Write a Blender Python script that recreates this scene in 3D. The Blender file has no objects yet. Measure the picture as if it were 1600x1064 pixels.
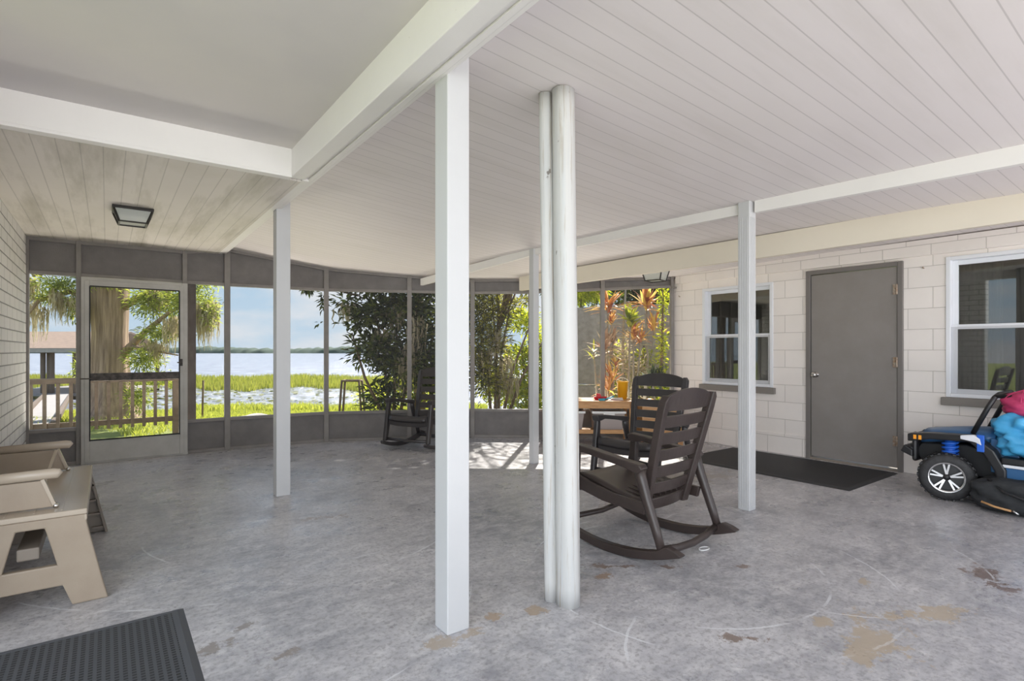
import bpy, math, random
import numpy as np
from mathutils import Vector, Matrix
R = math.radians
PI = math.pi
C = bpy.context.scene.collection
SC = bpy.context.scene
rng = random.Random(7)

# ------------------------------------------------------------------ camera
cd = bpy.data.cameras.new('camera')
cam = bpy.data.objects.new('camera', cd)
C.objects.link(cam)
cam.location = (0, 0, 1.2)
cam.rotation_euler = (R(90), 0, -math.atan2(633, 850))
cd.sensor_width = 36
cd.lens = 850 / 1600 * 36
cd.shift_y = 15 / 1600
cd.clip_end = 2000
cd.clip_start = 0.05
SC.camera = cam

# ------------------------------------------------------------------ view
vs = SC.view_settings
SC.display_settings.display_device = 'sRGB'
vs.view_transform = 'Standard'
vs.look = 'None'
vs.exposure = 1.38
vs.gamma = 1.0
vs.use_curve_mapping = False
SC.cycles.max_bounces = 10
SC.cycles.diffuse_bounces = 6
SC.cycles.transparent_max_bounces = 16
SC.cycles.use_denoising = True

# ------------------------------------------------------------------ world: blue sky with thin clouds
w = bpy.data.worlds.new('sky'); SC.world = w; w.use_nodes = True
nt = w.node_tree; nt.nodes.clear()
def N(t, **k):
    n = nt.nodes.new(t)
    for a, b in k.items(): setattr(n, a, b)
    return n
tc = N('ShaderNodeTexCoord'); sp = N('ShaderNodeSeparateXYZ')
nt.links.new(tc.outputs['Generated'], sp.inputs[0])
cr = N('ShaderNodeValToRGB')
cr.color_ramp.elements[0].position = 0.0; cr.color_ramp.elements[0].color = (0.66, 0.82, 0.96, 1)
cr.color_ramp.elements[1].position = 0.6; cr.color_ramp.elements[1].color = (0.28, 0.50, 0.85, 1)
e = cr.color_ramp.elements.new(0.14); e.color = (0.52, 0.73, 0.93, 1)
nt.links.new(sp.outputs[2], cr.inputs[0])
mp = N('ShaderNodeMapping'); mp.inputs['Scale'].default_value = (1, 1, 2.6)
nt.links.new(tc.outputs['Generated'], mp.inputs[0])
nz = N('ShaderNodeTexNoise'); nz.inputs['Scale'].default_value = 4.2; nz.inputs['Detail'].default_value = 7; nz.inputs['Roughness'].default_value = .58
nt.links.new(mp.outputs[0], nz.inputs[0])
cr2 = N('ShaderNodeValToRGB'); cr2.color_ramp.elements[0].position = .44; cr2.color_ramp.elements[1].position = .60
cr2.color_ramp.elements[0].color = (0, 0, 0, 1); cr2.color_ramp.elements[1].color = (.85, .85, .85, 1)
nt.links.new(nz.outputs[0], cr2.inputs[0])
mx = N('ShaderNodeMixRGB'); mx.inputs[2].default_value = (.93, .95, .98, 1)
nt.links.new(cr2.outputs[0], mx.inputs[0]); nt.links.new(cr.outputs[0], mx.inputs[1])
bg = N('ShaderNodeBackground'); bg.inputs['Strength'].default_value = .385
nt.links.new(mx.outputs[0], bg.inputs[0])
wo = N('ShaderNodeOutputWorld'); nt.links.new(bg.outputs[0], wo.inputs[0])

# ------------------------------------------------------------------ sun, and added area lamps standing in for daylight and bounce
def light(name, kind, loc, dirv, energy, **k):
    l = bpy.data.lights.new(name, kind); l.energy = energy
    for a, b in k.items(): setattr(l, a, b)
    o = bpy.data.objects.new(name, l); C.objects.link(o); o.location = loc
    o.rotation_euler = Vector(dirv).to_track_quat('-Z', 'Y').to_euler()
    return o
SUN = Vector((.73, .69, .98)).normalized()
light('sun', 'SUN', (8, 10, 10), -SUN, 4.4, angle=R(.6), color=(1, .95, .86))
light('carport_fill', 'AREA', (-4.0, -2.6, 2.7), (1, .72, -.32), 185, shape='RECTANGLE', size=7, size_y=5.0, color=(.93, .96, 1))  # added fill lamp at the open side, left behind the camera
light('street_side_fill', 'AREA', (3.5, -4.6, 2.0), (-.05, 1, -.1), 10, shape='RECTANGLE', size=8, size_y=3.6, color=(.93, .96, 1))  # weak added fill lamp straight behind the camera
light('low_rear_fill', 'AREA', (2.4, -3.3, -.05), (.0, .22, 1), 250, shape='RECTANGLE', size=9, size_y=3.0, color=(1, .96, .99))  # added upward fill lamp near the ground, brightens ceiling and beams
light('lawn_side_fill', 'AREA', (1.2, 7.95, -.12), (0, -1, .95), 54, shape='RECTANGLE', size=3.8, size_y=.7, color=(1, .93, .84))  # added fill lamp hidden below the sills, aimed in at the ceiling
light('garden_side_fill', 'AREA', (5.9, 6.0, -.12), (-.6, -.8, .95), 32, shape='RECTANGLE', size=2.0, size_y=.7, color=(1, .95, .86))  # second added fill lamp, outside the right screens

# ------------------------------------------------------------------ materials
def mat(name, col, rough=.6, metal=0, spec=.5):
    m = bpy.data.materials.new(name); m.use_nodes = True
    b = m.node_tree.nodes['Principled BSDF']
    b.inputs['Base Color'].default_value = (*col, 1)
    b.inputs['Roughness'].default_value = rough
    b.inputs['Metallic'].default_value = metal
    b.inputs['Specular IOR Level'].default_value = spec
    return m
class G:
    """small node-graph helper"""
    def __init__(s, m):
        s.t = m.node_tree; s.b = s.t.nodes.get('Principled BSDF')
        s.out = s.t.nodes.get('Material Output')
        s.pos = s.n('ShaderNodeNewGeometry').outputs['Position']
        s._obj = None
    def n(s, t, **k):
        x = s.t.nodes.new(t)
        for a, b in k.items(): setattr(x, a, b)
        return x
    def L(s, a, b): s.t.links.new(a, b)
    def put(s, sock, v):
        if isinstance(v, (int, float)): sock.default_value = v
        elif isinstance(v, tuple): sock.default_value = v if len(v) == len(sock.default_value) else (*v, 1)
        else: s.L(v, sock)
    def obj(s):
        if s._obj is None: s._obj = s.n('ShaderNodeTexCoord').outputs['Object']
        return s._obj
    def m(s, op, a, b=0.0, c=0.0):
        x = s.n('ShaderNodeMath', operation=op); s.put(x.inputs[0], a); s.put(x.inputs[1], b); s.put(x.inputs[2], c); return x.outputs[0]
    def sep(s, v): x = s.n('ShaderNodeSeparateXYZ'); s.L(v, x.inputs[0]); return x.outputs
    def comb(s, a, b, c):
        x = s.n('ShaderNodeCombineXYZ')
        for i, v in enumerate((a, b, c)): s.put(x.inputs[i], v)
        return x.outputs[0]
    def scale(s, v, sc):
        x = s.n('ShaderNodeVectorMath', operation='MULTIPLY'); s.L(v, x.inputs[0]); x.inputs[1].default_value = sc; return x.outputs[0]
    def noise(s, v, sc, det=4, ro=.5):
        x = s.n('ShaderNodeTexNoise'); s.L(v, x.inputs[0]); x.inputs['Scale'].default_value = sc
        x.inputs['Detail'].default_value = det; x.inputs['Roughness'].default_value = ro; return x.outputs[0]
    def ramp(s, f, a, b, ca=(0, 0, 0), cb=(1, 1, 1)):
        x = s.n('ShaderNodeValToRGB'); s.L(f, x.inputs[0]); r = x.color_ramp
        r.elements[0].position = a; r.elements[1].position = b
        r.elements[0].color = (*ca, 1); r.elements[1].color = (*cb, 1); return x.outputs[0]
    def mix(s, f, a, b, mode='MIX'):
        x = s.n('ShaderNodeMixRGB', blend_type=mode); s.put(x.inputs[0], f); s.put(x.inputs[1], a); s.put(x.inputs[2], b); return x.outputs[0]
    def col(s, c): s.put(s.b.inputs['Base Color'], c)
    def rough(s, c): s.put(s.b.inputs['Roughness'], c)
    def bump(s, h, st=.3, d=.01):
        x = s.n('ShaderNodeBump'); x.inputs['Strength'].default_value = st; x.inputs['Distance'].default_value = d
        s.L(h, x.inputs['Height']); s.L(x.outputs[0], s.b.inputs['Normal'])

def noisy(name, col, col2, sc=8, rough=.6, bump=0., stretch=(1, 1, 1), lo=.35, hi=.7, metal=0, spec=.5, bsc=None):
    m = mat(name, col, rough, metal, spec); g = G(m)
    v = g.scale(g.obj(), stretch)
    f = g.noise(v, sc, 5, .6)
    g.col(g.mix(g.ramp(f, lo, hi), col, col2))
    if bump: g.bump(g.noise(v, bsc or sc * 4, 3), bump, .005)
    return m

def painted_wood(name, col, dirt=(.42, .38, .32), amount=.5, rough=.45):
    m = mat(name, col, rough); g = G(m)
    f = g.noise(g.scale(g.pos, (1, 1, 1)), 2.3, 6, .65)
    f2 = g.noise(g.pos, 26, 4, .7)
    chips = g.m('MULTIPLY', g.m('GREATER_THAN', f2, .735), amount)
    c = g.mix(g.m('MULTIPLY', g.ramp(f, .45, .75), .22), col, tuple(x * .82 for x in col))
    g.col(g.mix(chips, c, dirt))
    g.bump(g.noise(g.scale(g.pos, (1, 1, .25)), 40, 3), .12, .004)
    return m

def boards(name, col, axis, spacing, dirt, dark=.72, off=0.):
    m = mat(name, col, .55); g = G(m)
    s = g.sep(g.pos)
    a = s[axis]
    u = g.m('DIVIDE', g.m('ADD', a, off + 50), spacing)
    fr = g.m('FRACT', u)
    groove = g.m('LESS_THAN', fr, .055)
    idx = g.m('FLOOR', u)
    wn = g.n('ShaderNodeTexWhiteNoise', noise_dimensions='1D'); g.L(idx, wn.inputs['W'])
    st = (1, .12, 1) if axis == 0 else (.12, 1, 1)
    f = g.noise(g.scale(g.pos, st), 5, 6, .65)
    f2 = g.noise(g.pos, 1.3, 4, .6)
    c = g.mix(g.m('MULTIPLY', wn.outputs[0], .10), col, tuple(x * .8 for x in col))
    c = g.mix(g.m('MULTIPLY', g.ramp(f, .48, .72), dirt), c, (.38, .35, .29))
    c = g.mix(g.m('MULTIPLY', g.ramp(f2, .5, .75), dirt * .6), c, (.50, .47, .38))
    c = g.mix(g.m('MULTIPLY', groove, 1 - dark), c, (.10, .09, .08))
    g.col(c)
    g.bump(g.m('MULTIPLY', groove, -1), .5, .004)
    return m

M = {}
M['post'] = painted_wood('post_paint', (.555, .56, .565))
M['beam'] = painted_wood('beam_paint', (.78, .76, .735), amount=.35)
M['beam_cream'] = painted_wood('beam_cream_paint', (.74, .68, .57), amount=.2)
M['log'] = painted_wood('log_paint', (.56, .56, .545), (.36, .28, .18), .8)
g = G(M['log']); src = g.b.inputs['Base Color'].links[0].from_socket
wn = g.noise(g.scale(g.pos, (26, 26, .9)), 1.6, 7, .7); kn = g.noise(g.scale(g.pos, (1, 1, .7)), 17, 3, .6)
c_ = g.mix(g.m('MULTIPLY', g.ramp(wn, .56, .62), .6), src, (.36, .30, .22))
c_ = g.mix(g.m('MULTIPLY', g.ramp(g.noise(g.scale(g.pos, (40, 40, 1)), 1.3, 5, .6), .5, .65), .3), c_, (.42, .46, .50))
g.col(g.mix(g.m('MULTIPLY', g.ramp(kn, .72, .75), .8), c_, (.12, .10, .08)))
M['ceil'] = boards('ceiling_boards', (.72, .675, .665), 1, .10, .16)
M['soffit'] = boards('soffit_boards', (.66, .615, .565), 0, .105, .85, .7)
m = mat('recess_panel', (.62, .60, .56), .6); g = G(m)
g.col(g.mix(g.ramp(g.noise(g.pos, .9, 4), .4, .7), (.68, .645, .615), (.58, .555, .555))); M['recess'] = m

def masonry(name, col, bw, rh, mortar, vert, mcol, bumpst, offs=(0, 0)):
    m = mat(name, col, .6); g = G(m); s = g.sep(g.pos)
    v = g.comb(g.m('ADD', s[vert], offs[0]), g.m('ADD', s[2], offs[1]), 0.)
    b = g.n('ShaderNodeTexBrick'); g.L(v, b.inputs['Vector']); b.offset = .5
    b.inputs['Scale'].default_value = 1; b.inputs['Brick Width'].default_value = bw; b.inputs['Row Height'].default_value = rh
    b.inputs['Mortar Size'].default_value = mortar; b.inputs['Mortar Smooth'].default_value = .6
    b.inputs['Color1'].default_value = (*col, 1); b.inputs['Color2'].default_value = (*[x * .95 for x in col], 1)
    b.inputs['Mortar'].default_value = (*mcol, 1)
    f = g.noise(g.pos, 3, 5, .6)
    g.col(g.mix(g.m('MULTIPLY', g.ramp(f, .45, .75), .25), b.outputs[0], tuple(x * .8 for x in col)))
    h = g.m('ADD', g.m('MULTIPLY', b.outputs['Fac'], -1), g.m('MULTIPLY', g.noise(g.pos, 60, 3), .2))
    g.bump(h, bumpst, .008)
    return m
M['block'] = masonry('painted_block', (.90, .85, .81), .4, .2, .004, 1, (.58, .54, .50), .45, (.05, .0))
M['brick'] = masonry('painted_brick', (.74, .72, .695), .3, .098, .007, 1, (.28, .27, .26), .9)

# worn grey floor
m = mat('worn_floor_paint', (.3, .3, .32), .38); g = G(m)
s = g.sep(g.pos)
f1 = g.noise(g.pos, 1.1, 8, .68); f2 = g.noise(g.scale(g.pos, (1, 1.5, 1)), 9, 8, .7); f3 = g.noise(g.pos, 42, 5, .7)
c = g.mix(g.ramp(f1, .36, .68), (.28, .28, .305), (.58, .565, .58))
c = g.mix(g.m('MULTIPLY', g.ramp(f2, .42, .72), .6), c, (.80, .78, .77))
c = g.mix(g.m('MULTIPLY', g.ramp(f3, .48, .62), .5), c, (.19, .18, .185))
sc = g.noise(g.scale(g.pos, (7, 22, 1)), 1.3, 6, .8)
c = g.mix(g.m('MULTIPLY', g.ramp(sc, .63, .70), .6), c, (.10, .095, .09))
chip = g.noise(g.pos, 5.2, 9, .72)
c = g.mix(g.m('MULTIPLY', g.ramp(chip, .700, .712), .75), c, (.25, .19, .15))
wsc = g.noise(g.scale(g.pos, (3, 9, 1)), 2.2, 8, .75)
c = g.mix(g.m('MULTIPLY', g.ramp(wsc, .67, .73), .45), c, (.62, .64, .68))
edge = g.noise(g.pos, 7, 9, .78)
def patch(c, x, y, rx, ry, ang, colr, thr=.56, st=.9):
    ca, sa = math.cos(ang), math.sin(ang)
    dx = g.m('SUBTRACT', s[0], x); dy = g.m('SUBTRACT', s[1], y)
    a = g.m('DIVIDE', g.m('ADD', g.m('MULTIPLY', dx, ca), g.m('MULTIPLY', dy, sa)), rx)
    b = g.m('DIVIDE', g.m('SUBTRACT', g.m('MULTIPLY', dy, ca), g.m('MULTIPLY', dx, sa)), ry)
    d = g.m('SQRT', g.m('ADD', g.m('MULTIPLY', a, a), g.m('MULTIPLY', b, b)))
    v = g.m('ADD', g.m('MULTIPLY', g.m('SUBTRACT', 1., d), .15), edge)
    return g.mix(g.m('MULTIPLY', g.ramp(v, thr, thr + .02), st), c, colr)
TAN = (.46, .38, .29); BR = (.22, .16, .13)
def fl(u, v):
    t = 1.2 / (v - 547); a = u - 800
    return (.5973 * 850 + .802 * a) * t, (.802 * 850 - .5973 * a) * t
for (u, v, rx, ry, an, colr) in ((1370, 1000, .26, .12, .3, TAN), (1450, 958, .22, .07, 2.6, TAN), (1290, 968, .08, .04, .3, TAN), (1540, 897, .2, .09, .4, BR),
    (1168, 997, .10, .03, 2.5, BR), (340, 1010, .08, .05, .3, (.28, .25, .23)), (445, 1022, .06, .03, .3, (.27, .24, .22)), (945, 898, .07, .04, 0, (.33, .24, .18)), (960, 885, .16, .03, -.6, BR), (1040, 885, .1, .03, -.6, BR),
    (830, 960, .07, .05, .5, (.40, .31, .23)), (775, 965, .04, .05, .5, (.40, .31, .23)), (1350, 910, .05, .03, .3, TAN), (1160, 885, .08, .03, -.4, BR), (505, 808, .15, .05, -.5, (.30, .25, .22)), (385, 978, .06, .02, .4, (.28, .25, .23)), (700, 1000, .12, .06, 0, (.42, .35, .28)), (1100, 745, .35, .2, 0, (.33, .30, .27))):
    x, y = fl(u, v); c = patch(c, x, y, rx * 1.25, ry * 1.25, an, colr)
def arc(c, x, y, rad, w, st=.55):
    dx = g.m('SUBTRACT', s[0], x); dy = g.m('SUBTRACT', s[1], y)
    d = g.m('SQRT', g.m('ADD', g.m('MULTIPLY', dx, dx), g.m('MULTIPLY', dy, dy)))
    on = g.m('LESS_THAN', g.m('ABSOLUTE', g.m('SUBTRACT', g.m('ADD', d, g.m('MULTIPLY', f2, .03)), rad)), w)
    return g.mix(g.m('MULTIPLY', g.m('MULTIPLY', on, g.ramp(g.noise(g.pos, 2.1, 4, .6), .5, .6)), st), c, (.82, .83, .85))
for (x, y, rad, w) in ((2.6, 1.9, .75, .006), (2.65, 1.8, .95, .005), (1.2, 4.1, 1.05, .005), (.9, 4.3, 1.5, .005), (2.2, .9, .8, .006), (3.4, 1.6, .9, .005), (.5, 3.0, 1.2, .004)): c = arc(c, x, y, rad, w)
g.col(c)
g.rough(g.ramp(g.noise(g.pos, 3.2, 5, .6), .3, .7, (.20, .20, .20), (.45, .45, .45)))
g.bump(g.m('ADD', f3, g.m('MULTIPLY', chip, 2.)), .22, .004)
m.node_tree.nodes['Principled BSDF'].inputs['Specular IOR Level'].default_value = .55
M['floor'] = m

M['panel'] = noisy('grey_panel_paint', (.155, .143, .138), (.20, .187, .18), 6, .6, .2, bsc=70)
M['frame'] = noisy('grey_frame_paint', (.26, .24, .225), (.20, .185, .17), 5, .5)
M['rust_post'] = noisy('weathered_brown_post', (.13, .10, .085), (.22, .19, .17), 14, .7, .3, (1, 1, .4))
M['alu'] = noisy('screen_door_paint', (.50, .49, .46), (.42, .41, .38), 6, .45)
M['darkbar'] = noisy('worn_dark_bar', (.035, .03, .027), (.14, .12, .11), 25, .6)
M['door'] = noisy('taupe_door_paint', (.245, .225, .21), (.27, .25, .235), 5, .5)
M['doorframe'] = mat('taupe_frame_paint', (.19, .175, .165), .5)
M['metal'] = mat('brushed_metal', (.62, .60, .57), .25, 1)
M['rusty'] = noisy('aged_hinge', (.45, .40, .34), (.30, .18, .11), 40, .45, metal=.6)
M['window_white'] = mat('window_white', (.80, .82, .86), .4)
M['sill'] = mat('taupe_sill', (.24, .22, .20), .6)
M['dark'] = mat('dark_void', (.015, .015, .015), .7)
M['curtain'] = noisy('beige_curtain', (.22, .20, .17), (.15, .135, .115), 18, .9, 0, (1, 3, .05))
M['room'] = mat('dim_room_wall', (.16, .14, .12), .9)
M['brown'] = noisy('brown_resin', (.040, .029, .026), (.055, .041, .037), 5, .34, .05)
M['brown2'] = noisy('dark_resin', (.040, .036, .036), (.055, .049, .049), 5, .34, .05)
M['beige'] = noisy('beige_plastic', (.36, .295, .225), (.33, .265, .20), 8, .38, .06, bsc=160)
M['beige_rail'] = mat('beige_rail_plastic', (.47, .40, .32), .25)
M['beige_dark'] = mat('taupe_ribbed_plastic', (.24, .205, .17), .5)
M['pine'] = noisy('pine_wood', (.60, .34, .15), (.45, .23, .09), 7, .5, .1, (1, 1, 6))
M['bin'] = mat('grey_storage_bin', (.38, .33, .31), .6)
M['white'] = mat('white_plastic', (.8, .8, .78), .4)
M['black'] = mat('black_plastic', (.018, .018, .02), .4)
M['tire'] = noisy('black_tread', (.022, .022, .023), (.04, .04, .042), 30, .6, .5)
M['chrome'] = mat('silver_rim', (.72, .72, .72), .25, .85)
M['blue'] = mat('dark_blue_body', (.035, .12, .27), .3)
M['spring'] = mat('bright_blue_spring', (.02, .13, .62), .35)
M['cyan'] = noisy('cyan_fabric', (.08, .44, .78), (.05, .33, .62), 9, .45, .2)
M['pink'] = noisy('raspberry_fabric', (.58, .05, .16), (.45, .035, .11), 10, .6, .2)
M['blackbag'] = noisy('black_fabric', (.018, .020, .022), (.035, .037, .04), 12, .8, .4)
M['yellow'] = mat('yellow_plastic', (.95, .50, .03), .4)
M['orange'] = mat('orange_plastic', (.95, .38, .03), .4)
M['red'] = mat('red_plastic', (.6, .02, .03), .4)
M['teal'] = mat('teal_plastic', (.03, .33, .45), .4)
M['pinkish'] = mat('pale_pink_paper', (.85, .62, .6), .6)
M['lampmetal'] = mat('black_lamp_metal', (.02, .018, .016), .45)
M['ground'] = noisy('short_lawn', (.16, .20, .035), (.24, .26, .06), 2.2, .9, .5, bsc=30)
M['grey_walk'] = noisy('grey_walkway_boards', (.38, .36, .35), (.30, .28, .27), 6, .8)
M['brownwood'] = noisy('brown_rail_wood', (.14, .10, .075), (.20, .15, .11), 9, .75, .3, (1, 1, 3))
M['shingle'] = noisy('brown_shingles', (.36, .26, .20), (.25, .18, .14), 6, .85, .5)
M['stucco'] = noisy('pebbled_stucco', (.30, .27, .24), (.44, .40, .36), 9, .9, .8, bsc=45)
M['treeline'] = noisy('far_shore_trees', (.045, .075, .055), (.085, .125, .095), .12, .95)
M['bark'] = noisy('cypress_bark', (.46, .33, .24), (.17, .11, .08), 7, .9, 1., (2.6, 2.6, .16), bsc=20)
M['stem'] = noisy('brown_stem', (.16, .10, .065), (.26, .18, .12), 14, .85, .4)
M['pale_stem'] = noisy('pale_grey_stem', (.42, .38, .31), (.28, .24, .19), 20, .85, .4)
M['mud'] = mat('pale_rock', (.52, .47, .41), .9)

def leafmat(name, c1, c2, trans=.45, c3=None, rough=.45, mid=.5, tm=(1.7, 1.75, .8, 1)):
    m = bpy.data.materials.new(name); m.use_nodes = True; g = G(m)
    geo = g.n('ShaderNodeNewGeometry')
    x = g.n('ShaderNodeValToRGB'); g.L(geo.outputs['Random Per Island'], x.inputs[0])
    r = x.color_ramp; r.elements[0].position = .05; r.elements[1].position = .95
    r.elements[0].color = (*c1, 1); r.elements[1].color = (*c2, 1)
    if c3: e = r.elements.new(mid); e.color = (*c3, 1)
    g.col(x.outputs[0]); g.rough(rough)
    tr = g.n('ShaderNodeBsdfTranslucent')
    g.put(tr.inputs[0], g.mix(1., x.outputs[0], tm, 'MULTIPLY'))
    ms = g.n('ShaderNodeMixShader'); ms.inputs[0].default_value = trans
    g.L(g.b.outputs[0], ms.inputs[1]); g.L(tr.outputs[0], ms.inputs[2]); g.L(ms.outputs[0], g.out.inputs[0])
    return m
M['magnolia'] = leafmat('glossy_dark_leaves', (.012, .022, .006), (.12, .14, .025), .40, (.03, .045, .012))
M['cypress'] = leafmat('feathery_green', (.10, .14, .03), (.48, .50, .16), .5)
M['moss'] = leafmat('grey_green_moss', (.38, .31, .20), (.68, .59, .44), .4, rough=.9, tm=(1.1, 1.1, 1, 1))
M['bushleaf'] = leafmat('fresh_leaves', (.16, .21, .02), (.62, .60, .08), .6)
M['narrowleaf'] = leafmat('narrow_green_leaves', (.035, .035, .012), (.42, .38, .07), .5, (.10, .10, .025))
M['reed'] = leafmat('marsh_reeds', (.20, .23, .055), (.38, .37, .10), .35, rough=.8)
M['grass'] = leafmat('grass_blades', (.27, .30, .06), (.50, .50, .15), .4, rough=.8)
M['lily'] = leafmat('lily_pads', (.07, .09, .035), (.30, .30, .14), .2)
M['croton'] = leafmat('yellow_red_leaves', (.36, .12, .07), (.85, .72, .18), .4, (.75, .42, .16), tm=(1.2, 1.2, 1, 1))
M['croton_green'] = leafmat('yellow_green_leaves', (.20, .26, .03), (.60, .56, .08), .45, tm=(1.3, 1.3, .8, 1))
M['croton_pink'] = leafmat('pink_cream_leaves', (.50, .30, .20), (.80, .66, .48), .35, tm=(1.1, 1.1, 1, 1))
M['agave'] = leafmat('dark_spiky_leaves', (.03, .05, .025), (.10, .13, .06), .25)

m = mat('lake_water', (.40, .42, .46), .16); g = G(m)
g.bump(g.noise(g.scale(g.pos, (1, 2.2, 1)), 1.1, 5, .65), .9, .25)
g.col(g.mix(g.ramp(g.noise(g.scale(g.pos, (1, 1.2, 1)), .6, 6, .7), .4, .65), (.26, .28, .36), (.52, .55, .62)))
M['water'] = m

# insect screen: woven mesh, mostly open
m = bpy.data.materials.new('insect_screen'); m.use_nodes = True; g = G(m)
g.col((.16, .155, .15)); tr = g.n('ShaderNodeBsdfTransparent'); ms = g.n('ShaderNodeMixShader'); ms.inputs[0].default_value = .10
g.L(tr.outputs[0], ms.inputs[1]); g.L(g.b.outputs[0], ms.inputs[2]); g.L(ms.outputs[0], g.out.inputs[0])
M['screen'] = m
# window glass
m = bpy.data.materials.new('window_glass'); m.use_nodes = True; g = G(m)
tr = g.n('ShaderNodeBsdfTransparent'); tr.inputs[0].default_value = (.75, .78, .77, 1)
gl = g.n('ShaderNodeBsdfGlossy'); gl.inputs['Roughness'].default_value = .015
fr = g.n('ShaderNodeFresnel'); fr.inputs[0].default_value = 1.55
k = g.m('ADD', g.m('MULTIPLY', fr.outputs[0], 1.3), .10)
ms = g.n('ShaderNodeMixShader'); g.L(k, ms.inputs[0]); g.L(tr.outputs[0], ms.inputs[1]); g.L(gl.outputs[0], ms.inputs[2]); g.L(ms.outputs[0], g.out.inputs[0])
M['glass'] = m
# rubber mats with rows of holes
def matmat(name, col, sx, sy):
    m = mat(name, col, .65); g = G(m); s = g.sep(g.obj())
    row = g.m('FLOOR', g.m('DIVIDE', g.m('ADD', s[0], 10), sx))
    fx = g.m('ABSOLUTE', g.m('SUBTRACT', g.m('FRACT', g.m('DIVIDE', g.m('ADD', s[0], 10), sx)), .5))
    yo = g.m('ADD', g.m('DIVIDE', g.m('ADD', s[1], 10), sy), g.m('MULTIPLY', row, .5))
    fy = g.m('ABSOLUTE', g.m('SUBTRACT', g.m('FRACT', yo), .5))
    hole = g.m('MULTIPLY', g.m('LESS_THAN', fx, .27), g.m('LESS_THAN', fy, .3))
    g.col(g.mix(hole, col, tuple(x * .28 for x in col)))
    g.bump(g.m('MULTIPLY', hole, -1), .9, .006); return m
M['rubber'] = matmat('perforated_rubber', (.075, .08, .088), .026, .020)
M['rubber2'] = matmat('ribbed_rubber', (.028, .028, .03), .03, .012)
M['rubber_rim'] = mat('rubber_border', (.085, .09, .10), .6)
M['rubber_rim2'] = mat('dark_rubber_border', (.03, .03, .032), .6)

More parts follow.
